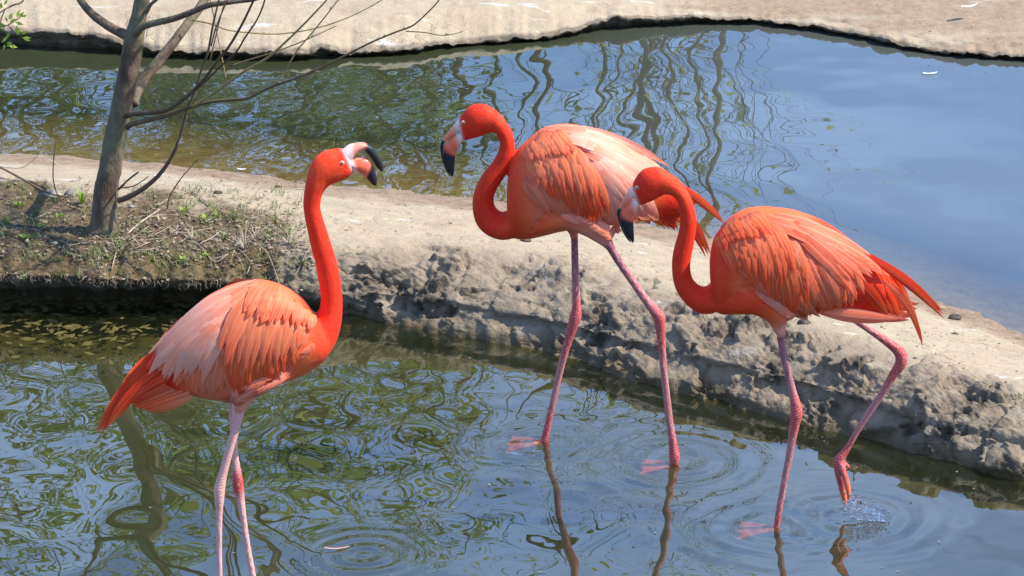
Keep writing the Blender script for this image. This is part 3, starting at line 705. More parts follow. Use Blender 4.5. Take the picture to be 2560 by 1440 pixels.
def rot_pairs(Ls, e0, e1, deg):
    c, s_ = math.cos(R(deg)), math.sin(R(deg)); f = lambda x, y: (e1[0] + (x-e0[0])*c - (y-e0[1])*s_, e1[1] + (x-e0[0])*s_ + (y-e0[1])*c)
    return [(*f(a, b), *f(p, q), w, col) for a, b, p, q, w, col in Ls]

# ---- bird with closed beak, pale back, both feet in the water
B2 = Bird(float(ground(1500, 1128)[0]), 8.0, R(-6))
neck2 = [(1242, 278, 1233.5, 330, 20, RED), (1256, 292, 1240, 334.5, 19.5, ORED), (1268, 309, 1245, 342.5, 19, RED), (1279, 327, 1248.5, 353, 19, RED), (1285.5, 350, 1249.5, 362, 19, RED), (1286.5, 372, 1247.5, 370, 19, RED), (1285, 392, 1242, 385, 20, RED), (1277, 413, 1231, 405, 21, RED), (1262, 442, 1212, 427, 23, RED),
         (1246, 466, 1196, 453, 25, RED), (1236, 489, 1184, 483, 26, RED), (1235, 508, 1181, 513, 27, RED), (1241, 522, 1186, 546, 29, RED), (1254, 531, 1200, 571, 33, RED), (1270, 528, 1225, 589, 42, RED), (1290, 510, 1258, 597, 55, ORED), (1315, 490, 1298, 590, 60, ORED)]
tor2 = [(1268, 478, 1271, 540, 26, ORED), (1271, 440, 1275, 575, 60, ORED), (1279, 405, 1283, 588, 82, ORED), (1293, 375, 1298, 596, 100, ORED), (1326, 344, 1328, 594, 116, ORG), (1357, 322, 1357, 588, 122, PNK), (1404, 312, 1400, 577, 126, PNK), (1451, 318, 1445, 570, 126, PNK), (1497, 335, 1490, 563, 118, PNK),
        (1544, 357, 1530, 558, 105, PNK), (1591, 387, 1570, 554, 88, PNK), (1647, 416, 1610, 550, 66, ORG), (1690, 447, 1650, 548, 46, RED), (1730, 477, 1690, 545, 28, RED), (1748, 495, 1715, 540, 10, RED)]
c3 = lambda L: cv(L, 3.2, 1060, 230)
th2n = pairs([(900, 700, 720, 1130, 150, RED), (990, 770, 820, 1158, 175, ORED), (1130, 815, 960, 1120, 170, ORG), (1280, 885, 1130, 1095, 140, PNK), (1390, 970, 1270, 1140, 105, LPK), (1478, 1060, 1360, 1190, 75, LPK), (1498, 1140, 1418, 1226, 48, LPK), (1512, 1205, 1452, 1252, 32, LEGV), (1530, 1240, 1472, 1275, 27, LEGV)], 3.2, 1060, 230)
th2f = pairs([(1100, 900, 1000, 1120, 110, ORED), (1300, 980, 1080, 1100, 100, PNK), (1280, 1080, 1130, 1100, 70, PNK), (1235, 1130, 1160, 1130, 42, LPK), (1228, 1180, 1175, 1180, 30, LEGV)], 3.2, 1060, 230)
legA = [(1436, 585, 10, LEGV), (1437, 640, 10, LEGV), (1439, 710, 10.5, LEGP), (1441, 765, 12, LEGR), (1439, 790, 16, LEGR), (1430, 820, 15, LEGR), (1421, 850, 12, LEGR), (1403, 915, 10, LEGP), (1385, 995, 9.5, LEGP), (1371, 1055, 9.5, LEGR), (1362, 1100, 10.5, LEGR), (1358, 1122, 8, FOOT)]
legB = [(1522, 612, 11, LEGV), (1545, 650, 11, LEGV), (1583, 705, 11, LEGP), (1620, 757, 12, LEGP), (1645, 788, 16, LEGR), (1650, 812, 15, LEGR), (1653, 845, 12, LEGR), (1658, 910, 10, LEGP), (1666, 985, 10, LEGP), (1675, 1060, 10, LEGP), (1683, 1112, 12, LEGR), (1686, 1145, 15, LEGR), (1684, 1165, 8, FOOT)]
beaks2 = [('upper_beak', UP2), ('lower_beak', LO2)]
rows2 = [
 ('flight_feather', 'pale_lit', 13, 20, .006, .13, c3([(1120, 560), (1200, 520), (1300, 480), (1390, 480), (1470, 520), (1540, 580)]), c3([(1180, 850), (1330, 930), (1480, 1000), (1570, 1050), (1680, 1010), (1880, 985)])),
 ('scapular_feather', 'pale_lit', 13, 14, .012, .13, c3([(1010, 300), (1090, 310), (1170, 340), (1260, 400), (1330, 470)]), c3([(1900, 600), (1880, 660), (1800, 720), (1740, 800), (1660, 860)])),
 ('pink_covert', 'pink', 10, 12, .010, .10, c3([(800, 600), (860, 560), (920, 530), (1000, 530)]), c3([(930, 760), (1030, 790), (1120, 800), (1220, 830)])),
 ('orange_covert', 'orange', 18, 12, .014, .16, c3([(900, 450), (970, 420), (1050, 400), (1140, 400), (1220, 430), (1290, 480)]), c3([(1010, 660), (1100, 690), (1190, 740), (1280, 790), (1370, 800), (1440, 750)])),
 ('shoulder_covert', 'apricot', 16, 11, .018, .16, c3([(860, 420), (920, 350), (1000, 315), (1090, 310), (1160, 335)]), c3([(940, 590), (1040, 580), (1160, 590), (1260, 620), (1350, 640)])),
 ('mantle_feather', 'apricot', 11, 9, .023, .12, c3([(830, 400), (890, 335), (960, 300), (1040, 285)]), c3([(900, 500), (1010, 470), (1130, 450), (1240, 440)])),
 ('thigh_tuft', 'tuft', 16, 8, .002, .06, c3([(1080, 830), (1200, 880), (1320, 960), (1400, 1040)]), c3([(1280, 940), (1400, 1010), (1500, 1080), (1570, 1120)]))]
tail2 = [('tail_feather', 'red', 7, 9, .10, c3([(1720, 560), (1780, 640), (1850, 720)]), c3([(2410, 1050), (2370, 1000), (2280, 940)]), .035),
         ('tail_covert', 'red', 8, 16, .06, c3([(1620, 780), (1700, 760), (1800, 740)]), c3([(1800, 1010), (1990, 1100), (2060, 1080)]), .05),
         ('long_feather', 'red', 3, 8, .12, c3([(1850, 720), (1900, 760)]), c3([(2270, 1300), (2285, 1330)]), .03),
         ('pale_covert', 'pale', 5, 11, .03, c3([(1640, 700), (1740, 760)]), c3([(1760, 960), (1900, 980)]), .055)]
patch2 = (c3([(830, 420), (960, 320), (1150, 300), (1400, 370), (1650, 500)]), c3([(900, 720), (1100, 800), (1350, 900), (1560, 990), (1720, 980)]))
build_bird('flamingo', 'pale-backed flamingo wading with closed beak and both feet in rippled water', B2, HEAD2, neck2, tor2, [(th2n, -.062), (th2f, .055)], [(legB, -.062), (legA, .062)],
           [(1684, 1162, -.062, -1, .10, -.009), (1358, 1120, .062, -1, .11, -.010)], beaks2, (1161, 302), rows2, tail2, patch2, 15.5)

# ---- bird lifting one foot
B3 = Bird(float(ground(1945, 1310)[0]), 7.56, R(-6))
e2, e3, dg3 = (1161, 302), (1594.5, 465), -7.5
c4p = lambda L: pairs(L, 2.8444, 1500, 400)
c4 = lambda L: cv(L, 2.8444, 1500, 400)
neck3 = c4p([(545, 128, 468, 245, 56, ORED), (600, 190, 510, 250, 55, ORED), (640, 255, 543, 283, 55, ORED), (668, 330, 562, 340, 55, RED), (686, 420, 569, 420, 55, RED), (681, 515, 560, 505, 56, RED), (666, 610, 536, 588, 58, RED), (650, 690, 515, 678, 60, RED), (642, 765, 511, 765, 62, RED),
             (658, 842, 520, 855, 66, RED), (700, 890, 552, 945, 74, RED), (752, 905, 622, 1030, 92, RED), (800, 880, 712, 1085, 120, RED), (870, 850, 810, 1085, 140, ORED)])
tor3 = [(1774, 650, 1777, 712, 26, RED), (1777, 625, 1782, 750, 60, RED), (1783, 600, 1792, 775, 80, RED), (1795, 580, 1805, 783, 96, ORED), (1815, 555, 1827, 783, 110, ORED), (1842, 534, 1852, 781, 118, ORG), (1873, 522, 1880, 779, 122, ORG), (1911, 519, 1910, 780, 122, ORG), (1968, 524, 1960, 785, 118, ORG), (2010, 535, 2000, 785, 110, ORG),
        (2055, 552, 2045, 782, 98, ORED), (2105, 584, 2085, 776, 82, ORED), (2143, 615, 2120, 772, 62, RED), (2185, 645, 2160, 776, 44, RED), (2212, 672, 2205, 790, 28, ORED), (2228, 700, 2235, 795, 10, ORED)]
th3n = c4p([(880, 640, 740, 1000, 130, RED), (970, 730, 820, 1075, 155, RED), (1100, 800, 960, 1090, 150, ORED), (1230, 885, 1080, 1092, 130, ORED), (1350, 990, 1170, 1130, 105, ORG), (1390, 1080, 1215, 1180, 75, PNK), (1335, 1140, 1235, 1220, 48, LPK), (1322, 1200, 1255, 1240, 36, LPK), (1325, 1260, 1262, 1268, 30, LEGV)])
th3f = c4p([(1400, 950, 1300, 1080, 100, ORED), (1560, 980, 1480, 1090, 90, ORED), (1700, 1010, 1620, 1085, 60, ORED), (1780, 1050, 1720, 1100, 28, LEGR)])
leg3a = [(1951, 838, 11, LEGV), (1958, 880, 10.5, LEGV), (1969, 928, 10.5, LEGV), (1980, 975, 11, LEGP), (1989, 1010, 14, LEGR), (1991, 1034, 17, LEGR), (1986, 1065, 14, LEGR), (1978, 1110, 11, LEGP), (1970, 1157, 10, LEGP), (1954, 1240, 9.2, LEGP), (1944, 1300, 9, LEGR), (1939, 1332, 8, FOOT)]
leg3b = [(2085, 763, 9, LEGP), (2101, 776, 9, LEGP), (2167, 820, 9.5, LEGP), (2222, 858, 12, LEGR), (2250, 882, 16.5, LEGR), (2252, 908, 16, LEGR), (2234, 936, 12.5, LEGR), (2200, 992, 10, LEGP), (2157, 1055, 9, LEGP), (2120, 1118, 9, LEGR), (2099, 1150, 15, LEGR), (2098, 1175, 14, LEGR), (2104, 1210, 11, LEGR), (2110, 1240, 9, FOOT), (2113, 1262, 5, FOOT)]
leg3c = [(2099, 1150, 9, LEGR), (2109, 1180, 9, LEGR, -.02), (2120, 1222, 8, FOOT, -.024), (2122, 1252, 4, FOOT, -.024)]
leg3d = [(2103, 1152, 7, LEGR), (2116, 1162, 6, LEGR), (2126, 1172, 3.5, LEGR)]
rows3 = [
 ('flight_feather', 'coral', 14, 19, .006, .13, c4([(1180, 560), (1260, 520), (1340, 490), (1410, 480), (1480, 510), (1550, 560)]), c4([(1330, 900), (1480, 980), (1590, 1030), (1680, 980), (1760, 960), (1850, 890)])),
 ('scapular_feather', 'coral', 13, 13, .012, .12, c4([(1080, 365), (1160, 360), (1240, 370), (1310, 410), (1370, 470)]), c4([(2000, 800), (1940, 770), (1860, 770), (1800, 820), (1760, 880)])),
 ('flank_covert', 'pink', 10, 12, .010, .10, c4([(940, 600), (1000, 620), (1080, 640), (1160, 640)]), c4([(1150, 800), (1260, 850), (1360, 900), (1470, 960)])),
 ('orange_covert', 'orange', 19, 12, .014, .16, c4([(960, 480), (1030, 440), (1110, 420), (1190, 420), (1260, 440), (1320, 480)]), c4([(1060, 700), (1150, 740), (1250, 830), (1320, 860), (1400, 820), (1450, 740)])),
 ('shoulder_covert', 'orange', 16, 11, .018, .16, c4([(880, 490), (940, 430), (1020, 390), (1110, 370), (1190, 380)]), c4([(960, 640), (1040, 630), (1130, 650), (1240, 670), (1340, 620)])),
 ('mantle_feather', 'orange', 10, 9, .025, .12, c4([(860, 500), (910, 430), (980, 385), (1070, 355)]), c4([(910, 580), (1000, 530), (1110, 500), (1240, 480)])),
 ('thigh_tuft', 'tuft', 16, 8, .002, .06, c4([(1100, 820), (1200, 900), (1290, 980), (1340, 1060)]), c4([(1280, 960), (1370, 1030), (1440, 1090), (1480, 1125)]))]
tail3 = [('tail_feather', 'red', 7, 9, .07, c4([(1880, 640), (1930, 690), (1960, 750)]), c4([(2460, 1118), (2400, 1040), (2230, 940)]), .035),
         ('tail_covert', 'red', 8, 16, .05, c4([(1800, 780), (1880, 760), (1940, 760)]), c4([(2060, 1090), (2150, 1090), (2200, 1030)]), .05),
         ('long_feather', 'orange', 3, 8, .16, c4([(2020, 830), (2060, 860)]), c4([(2285, 1320), (2280, 1290)]), .03),
         ('under_tail', 'pink', 7, 15, -.05, c4([(1560, 1020), (1660, 1010), (1760, 990)]), c4([(2120, 1110), (2230, 1120), (2270, 1060)]), .055)]
patch3 = (c4([(880, 500), (990, 400), (1160, 360), (1400, 420), (1650, 560)]), c4([(960, 640), (1160, 800), (1380, 920), (1580, 990), (1780, 920)]))
build_bird('flamingo', 'bright orange flamingo lifting one folded leg out of the splashing water', B3, rot_pairs(HEAD2, e2, e3, dg3), neck3, tor3, [(th3n, -.060), (th3f, .055)],
           [(leg3a, -.05), (leg3b, .055), (leg3c, .055), (leg3d, .055)], [(1939, 1330, -.05, -1, .11, -.011)], [('upper_beak', rot_pairs(UP2, e2, e3, dg3)), ('lower_beak', rot_pairs(LO2, e2, e3, dg3))],
           (1594.5, 465), rows3, tail3, patch3, 15.5)

# ---- bird with the open beak
B1 = Bird(float(ground(560, 1585)[0]), 6.88, R(10))
c2p = lambda L: pairs(L, 3.6, 640, 320)
c1p = lambda L: pairs(L, 3.2, 200, 640)
c1 = lambda L: cv(L, 3.2, 200, 640)
HEAD1 = c2p([(800, 200, 870, 350, 30, WHT), (788, 187, 880, 382, 52, WHT), (765, 183, 862, 415, 66, ORED), (700, 187, 825, 445, 84, ORED), (620, 206, 757, 478, 94, ORED), (550, 250, 690, 502, 96, ORED), (500, 312, 645, 527, 92, ORED), (470, 400, 611, 570, 86, ORED), (446, 500, 590, 615, 80, RED), (430, 610, 580, 675, 76, RED)])
neck1 = [(758, 514, 800.5, 517, 21, RED), (762, 545, 806, 541, 21.5, RED), (770, 584, 819, 580, 23, RED), (779, 625, 832, 620, 25, RED), (787, 653, 841, 650, 26, RED), (794, 690, 849, 685, 27, RED), (800, 725, 854, 720, 29, RED), (802, 752, 856, 757, 32, RED), (798, 776, 853, 806, 40, RED), (782, 792, 838, 855, 52, RED), (757, 805, 808, 892, 66, ORED)]
tor1 = [(800, 805, 842, 842, 20, ORED), (792, 792, 838, 858, 50, ORED), (778, 775, 828, 872, 75, ORED), (759, 750, 809, 896, 98, ORED), (731, 727, 778, 921, 112, ORG), (700, 712, 741, 940, 120, ORG), (662, 703, 700, 956, 124, ORG), (625, 704, 668, 972, 124, PNK), (580, 714, 635, 988, 120, PNK),
        (528, 738, 590, 998, 112, PNK), (490, 766, 545, 998, 100, PNK), (450, 806, 505, 993, 82, PNK), (420, 841, 470, 983, 62, ORG), (395, 876, 430, 968, 44, RED), (372, 905, 395, 950, 24, RED), (362, 920, 378, 938, 8, RED)]
th1n = c1p([(1700, 680, 1830, 880, 130, ORED), (1620, 735, 1750, 935, 150, ORG), (1480, 812, 1620, 1005, 150, PNK), (1340, 890, 1500, 1068, 135, LPK), (1230, 990, 1420, 1118, 110, LPK), (1212, 1095, 1388, 1155, 80, LPK), (1232, 1190, 1348, 1200, 52, LPK), (1245, 1238, 1310, 1236, 36, LPK)])
th1f = c1p([(1300, 950, 1450, 1080, 110, PNK), (1220, 1020, 1330, 1130, 90, PNK), (1190, 1100, 1260, 1140, 50, PNK), (1188, 1150, 1235, 1160, 26, LEGP)])
leg1a = [(604, 1018, 12, LEGL), (598, 1040, 11.5, LEGL), (583, 1093, 11.5, LEGL), (569, 1142, 11.5, LEGL), (557, 1187, 12, LEGL), (549, 1222, 15, LEGL), (548, 1250, 13.5, LEGL), (548, 1285, 9.5, LEGL), (548, 1360, 8, LEGL), (549, 1440, 8, LEGL), (550, 1520, 8, LEGL), (551, 1600, 9, FOOT), (551, 1640, 8, FOOT)]
leg1b = [(577, 995, 8, LEGL), (580, 1045, 9, LEGL), (585, 1100, 9, LEGL), (589, 1150, 9.5, LEGL), (593, 1190, 14, LEGR), (596, 1222, 15.5, LEGR), (601, 1250, 12, LEGL), (609, 1300, 9, LEGL), (620, 1375, 9, LEGL), (632, 1440, 9, LEGL), (642, 1500, 8.5, LEGL), (650, 1550, 9, FOOT), (652, 1575, 8, FOOT)]
UP1 = c2p([(770, 200, 780, 320, 30, WHT), (788, 186, 808, 318, 46, WHT), (835, 150, 855, 292, 46, WHT), (890, 135, 890, 245, 42, LPK), (945, 130, 945, 200, 38, LPK), (985, 136, 975, 190, 34, PNK), (1005, 144, 982, 210, 38, BLK), (1062, 182, 1012, 242, 36, BLK), (1112, 250, 1058, 304, 32, BLK), (1140, 322, 1090, 356, 24, BLK), (1143, 390, 1120, 386, 6, BLK)])
LO1 = c2p([(795, 270, 868, 365, 44, WHT), (838, 285, 896, 374, 50, WHT), (890, 276, 928, 396, 50, BPK), (950, 266, 960, 416, 48, BPK), (1000, 274, 976, 432, 46, BPK), (1024, 294, 985, 440, 44, BPK), (1046, 325, 998, 454, 42, BLK), (1070, 382, 1024, 485, 34, BLK), (1088, 450, 1052, 512, 22, BLK), (1086, 515, 1076, 520, 4, BLK)])
TG1 = c2p([(850, 300, 880, 330, 26, PNK), (900, 268, 915, 300, 26, LPK), (955, 258, 955, 285, 20, LPK), (985, 268, 985, 280, 8, LPK)])
rows1 = [
 ('flight_feather', 'pale', 13, 19, .006, -.10, c1([(800, 560), (880, 500), (960, 480), (1050, 490), (1130, 510), (1230, 520), (1330, 540)]), c1([(640, 880), (730, 930), (830, 985), (940, 1000), (1050, 1000), (1180, 960), (1320, 890)])),
 ('scapular_feather', 'pale_lit', 14, 14, .012, -.13, c1([(1380, 215), (1330, 240), (1280, 280), (1240, 340), (1220, 410)]), c1([(600, 770), (660, 850), (740, 880), (860, 880), (980, 880)])),
 ('flank_covert', 'pink', 9, 11, .009, -.08, c1([(1450, 560), (1530, 550), (1610, 540), (1700, 520)]), c1([(1330, 860), (1430, 820), (1540, 760), (1660, 680)])),
 ('orange_covert', 'orange', 18, 13, .014, -.14, c1([(1280, 390), (1350, 390), (1430, 400), (1510, 410), (1590, 420), (1680, 430)]), c1([(1180, 740), (1250, 850), (1370, 845), (1470, 790), (1570, 730), (1700, 620)])),
 ('shoulder_covert', 'apricot', 16, 12, .018, -.14, c1([(1390, 230), (1460, 245), (1530, 275), (1610, 320), (1690, 375), (1760, 435)]), c1([(1160, 560), (1270, 620), (1380, 640), (1500, 630), (1620, 600), (1740, 550)])),
 ('mantle_feather', 'apricot', 12, 10, .023, -.10, c1([(1450, 205), (1540, 225), (1630, 255), (1720, 310), (1800, 400)]), c1([(1290, 390), (1400, 430), (1520, 440), (1650, 450), (1780, 500)])),
 ('breast_feather', 'pink', 22, 8, .002, .05, c1([(1860, 600), (1780, 660), (1680, 710), (1570, 770), (1460, 830)]), c1([(1720, 660), (1600, 760), (1480, 830), (1360, 900), (1240, 970)])),
 ('thigh_tuft', 'tuft', 22, 8, .003, .05, c1([(1700, 780), (1600, 850), (1480, 900), (1380, 960), (1320, 1020)]), c1([(1500, 900), (1380, 990), (1270, 1040), (1170, 1090), (1130, 1120)]))]
tail1 = [('tail_feather', 'red', 9, 8, -.13, c1([(690, 830), (640, 850), (600, 850)]), c1([(230, 1350), (170, 1430), (140, 1440)]), .035),
         ('tail_covert', 'red', 8, 11, -.06, c1([(760, 880), (700, 860), (640, 830)]), c1([(430, 1100), (380, 1090), (360, 1050)]), .05),
         ('long_feather', 'red', 3, 8, -.12, c1([(560, 960), (540, 1000)]), c1([(310, 1280), (330, 1260)]), .03),
         ('under_tail', 'orange', 8, 10, .10, c1([(880, 1050), (800, 1040), (720, 1030)]), c1([(520, 1190), (420, 1205), (370, 1170)]), .06)]
patch1 = (c1([(1790, 440), (1600, 270), (1400, 220), (1150, 290), (860, 500)]), c1([(1720, 560), (1500, 740), (1250, 880), (1020, 940), (760, 880)]))
build_bird('flamingo', 'flamingo with its neck raised and black-tipped beak wide open', B1, HEAD1, neck1, tor1, [(th1n, -.056), (th1f, .045)], [(leg1a, -.045), (leg1b, .05)],
           [(551, 1638, -.045, 1), (652, 1573, .05, 1)], [('upper_beak', UP1), ('lower_beak', LO1), ('tongue', TG1)], (852.5, 401), rows1, tail1, patch1, 16.5)

# ================================================================== ISLAND WILLOW
def leaf_verts(p, d, n, L, w):
    """a small pointed leaf as 2 bent quads: 6 verts"""
    d = d/np.linalg.norm(d); s = np.cross(d, n); s /= np.linalg.norm(s)+1e-9; n = np.cross(s, d)
    return [p, p + d*L*.45 + s*w, p + d*L*.5 + n*w*.35, p + d*L*.45 - s*w, p + d*L + n*w*.2]
LEAF_F = [(0, 1, 2), (0, 2, 3), (1, 4, 2), (2, 4, 3)]
def leaves_mesh(name, items, mat):
    V, Fc = [], []
    for p, d, n, L, w in items:
        o = len(V); V += leaf_verts(p, d, n, L, w); Fc += [tuple(i+o for i in f) for f in LEAF_F]
    return mesh_from(name, V, Fc, mat, False)
TY = float(on_bank(258, 583).y) + .02
tb = on_bank(258, 583)
tree = empty('willow_tree', (tb.x, TY, tb.z - .03)); tag(tree, 'young bare-branched willow growing from the mossy soil', 'tree')
T0 = np.array(tree.location)
mpp = math.hypot(TY, H-.6)/F/1.0
def tp(pts, dy=0.0, slope=0.0):
    """photo pixels -> points in the tree frame; depth drifts with distance from the trunk"""
    out = []
    for i, q in enumerate(pts):
        f = i/max(len(pts)-1, 1); out.append(np.array(at_depth(q[0], q[1], TY + dy + slope*f)) - T0)
    return np.array(out)
TR = [(255, 598, 50), (256, 580, 45), (260, 555, 37.5), (264, 485, 33), (275, 420, 30.5), (287, 350, 29), (303, 270, 28), (318, 194, 27.5), (328, 140, 27), (335, 97, 26), (345, 50, 22), (355, 0, 20.5), (368, -90, 18), (385, -220, 15), (395, -360, 11), (420, -520, 8), (430, -760, 4)]
mb = MB(); V, Fq, Ft = tube(tp(TR), [q[2]*mpp*.94 for q in TR], n=28, seg=120, knob=.10); mb.add(V, Fq, Ft)
trunk = obj('trunk', mb.mesh('trunk', M_bark), tree)
gl = random.Random(5); budleaves, crown = [], []
def branch(nm, pts, mat, dy=0.0, slope=0.0, n=8, buds=0, start_dy=0.0, par=None):
    P = tp(pts, dy, slope); r = [q[2]*mpp for q in pts]; m = MB(); m.tube(P, r, n=n, knob=.08)
    o = obj(nm, m.mesh(nm, mat), par or tree)
    if buds:
        C = catmull(P, 60)
        for _ in range(buds):
            i = gl.randint(18, 58); d = C[i+1]-C[i]; d /= np.linalg.norm(d); q = np.array([gl.uniform(-1, 1), gl.uniform(-1, 1), gl.uniform(-.4, 1)])
            budleaves.append((C[i], d*1.4+q*.6, np.array([gl.uniform(-.4, .4), -1, .4]), gl.uniform(.006, .016), gl.uniform(.0015, .003)))
    return P
branch('branch', [(326, 92, 15), (308, 84, 13), (285, 73, 12), (250, 51, 11), (218, 22, 10), (196, -10, 9.5), (180, -60, 9), (150, -160, 8), (140, -300, 6), (110, -480, 3)], M_bark, 0, .25, 12)
branch('branch', [(340, 85, 10), (355, 69, 9), (380, 59, 8.5), (430, 48, 8), (480, 30, 7.5), (526, 12, 7), (590, 4, 5.5), (650, -6, 5), (740, -50, 4.5), (820, -130, 3.5), (900, -260, 2.5)], M_bark, -.03, -.2, 10)
branch('branch', [(336, 262, 10), (340, 235, 14), (366, 190, 14), (402, 147, 13), (440, 98, 12.5), (472, 55, 12), (505, 10, 11.5), (535, -45, 11), (590, -150, 9), (650, -300, 7), (690, -480, 4)], M_bark, .03, .45, 12)
branch('branch', [(316, 290, 7), (335, 285, 6.5), (375, 282, 6), (415, 275, 5.5), (445, 258, 5), (480, 230, 4.5), (515, 192, 4), (545, 150, 3.6), (570, 120, 3.4), (600, 70, 3), (625, 20, 2.8), (640, -20, 2.5), (660, -120, 2)], M_twig, -.03, -.35, 8, 6)
branch('twig', [(445, 258, 3.5), (500, 216, 3), (545, 172, 2.6), (590, 130, 2.4), (612, 95, 2.2), (642, 50, 2), (662, 0, 2), (680, -90, 1.5)], M_twig, -.14, -.2, 6, 10)
branch('branch', [(318, 318, 8), (330, 310, 7), (370, 300, 6.3), (420, 288, 6), (470, 270, 5), (520, 256, 4.3), (570, 250, 4), (620, 245, 3.8), (660, 225, 3.5), (692, 212, 3.2), (740, 195, 3), (800, 170, 2.8), (870, 135, 2.6), (930, 105, 2.3), (990, 80, 2.1), (1030, 65, 2), (1060, 40, 1.8), (1098, 0, 1.6), (1130, -50, 1.3)], M_twig, -.03, -.5, 8, 40)
branch('twig', [(1015, 78, 1.5), (1060, 81, 1.3), (1100, 88, 1.2), (1130, 86, 1), (1158, 78, .8)], M_twig, -.48, -.05, 5, 2)
branch('twig', [(690, 213, 2.2), (712, 178, 2), (742, 128, 1.8), (782, 80, 1.7), (830, 20, 1.5), (850, -8, 1.4), (890, -70, 1)], M_twig, -.30, .1, 6, 6)
branch('twig', [(480, 266, 4), (520, 242, 3.8), (545, 225, 3.6), (600, 185, 3.4), (660, 150, 3.2), (700, 118, 2.8), (760, 60, 2.4), (812, 5, 2), (850, -40, 1.6)], M_twig_y, -.2, -.15, 7, 4)
branch('twig', [(575, 165, 2), (620, 150, 1.9), (680, 132, 1.8), (740, 110, 1.6), (790, 88, 1.4), (840, 65, 1)], M_twig, -.1, .1, 5, 10)
branch('twig', [(480, 50, 2.4), (530, 60, 2.2), (570, 75, 2), (640, 83, 2), (690, 85, 1.9), (740, 80, 1.8), (800, 68, 1.7), (860, 48, 1.5), (910, 25, 1.4), (958, -2, 1.2), (1000, -30, 1)], M_twig_y, .2, -.1, 6, 12)
branch('shoot', [(298, 500, 8), (310, 497, 7.5), (345, 480, 7), (385, 450, 6), (415, 415, 5), (440, 370, 4.2), (456, 320, 3.8), (470, 270, 3.5), (490, 220, 3.2), (505, 170, 3), (520, 130, 2.8), (533, 60, 2.5), (550, -10, 2), (570, -90, 1.5)], M_twig, -.02, -.15, 8, 4)
branch('twig', [(528, 115, 2), (540, 70, 2), (560, 20, 1.8), (585, -30, 1.4)], M_twig, -.12, -.05, 5, 4)
branch('twig', [(565, 198, 1.6), (556, 150, 1.5), (545, 95, 1.4), (532, 30, 1.3), (522, -20, 1.2)], M_twig_y, -.1, 0, 5)
branch('twig', [(522, 200, 1.8), (526, 150, 1.8), (540, 90, 1.7), (560, 10, 1.5), (575, -30, 1.2)], M_twig, -.17, 0, 5, 4)
branch('twig', [(296, 474, 3), (318, 452, 2.6), (346, 430, 2.2)], M_twig, -.02, -.05, 6)
branch('twig', [(298, 470, 2.2), (330, 466, 2), (352, 455, 1.6), (372, 440, 1.2)], M_twig, -.02, 0, 6)
branch('twig', [(366, 30, 6), (376, 12, 5), (398, -8, 4), (440, -60, 3)], M_bark, -.02, -.1, 8)
# pale catkin leaf on the shoot
obj('leaf', leaves_mesh('leaf', [(tp([(444, 364)], -.1)[0], np.array([.5, 0, .8]), np.array([0, -1, 0.]), .034, .004), (tp([(446, 362)], -.1)[0], np.array([.9, 0, .5]), np.array([0, -1, 0.]), .022, .003)], M_dry), tree)
# drooping spray with fresh leaves at the frame's left edge, hung from the high left limb
branch('spray', [(120, -420, 3), (60, -120, 2.6), (62, -8, 2.4), (30, 14, 2.2), (6, 27, 2), (-20, 50, 1.6)], M_twig, .1, -.2, 6)
branch('spray', [(12, 24, 1.8), (4, 45, 1.7), (2, 66, 1.5), (20, 62, 1.4), (38, 52, 1.2), (50, 44, 1)], M_twig, -.08, -.02, 5)
branch('spray', [(4, 40, 1.5), (-2, 78, 1.4), (-6, 100, 1.2), (6, 104, 1.1), (18, 98, 1)], M_twig, -.09, -.02, 5)
branch('spray', [(20, 62, 1.3), (32, 76, 1.2), (45, 86, 1.1), (56, 92, .8)], M_twig, -.09, 0, 5)
lm = None
for (px, py, dx, dz) in [(18, 56, -.2, 1), (22, 50, .5, .9), (24, 54, .8, .3), (40, 50, .3, 1), (46, 46, .8, .9), (50, 46, 1, .2), (38, 52, .7, -.3), (14, 62, -.6, .2), (12, 66, -.3, -.6), (4, 70, -.7, -.7), (46, 84, .3, 1),
                         (50, 88, 1, .5), (56, 92, 1, 0), (60, 92, .9, -.2), (44, 84, 0, .8), (6, 104, .8, .9), (14, 100, .6, 1), (12, 112, 1, .2), (18, 112, 1, .6), (20, 116, .9, -.3), (10, 114, -.2, -.6), (4, 20, .2, 1), (8, 14, .7, .8), (2, 8, -.3, 1)]:
    p = tp([(px, py)], -.1)[0] + np.array([0, gl.uniform(-.02, .02), 0])
    me_ = leaves_mesh('leaf', [(np.zeros(3), np.array([dx, gl.uniform(-.5, .5), dz]), np.array([gl.uniform(-.5, .5), -.8, .6]), gl.uniform(.020, .030), gl.uniform(.004, .0062))], M_leaf)
    o = obj('leaf', me_, tree); o.location = p
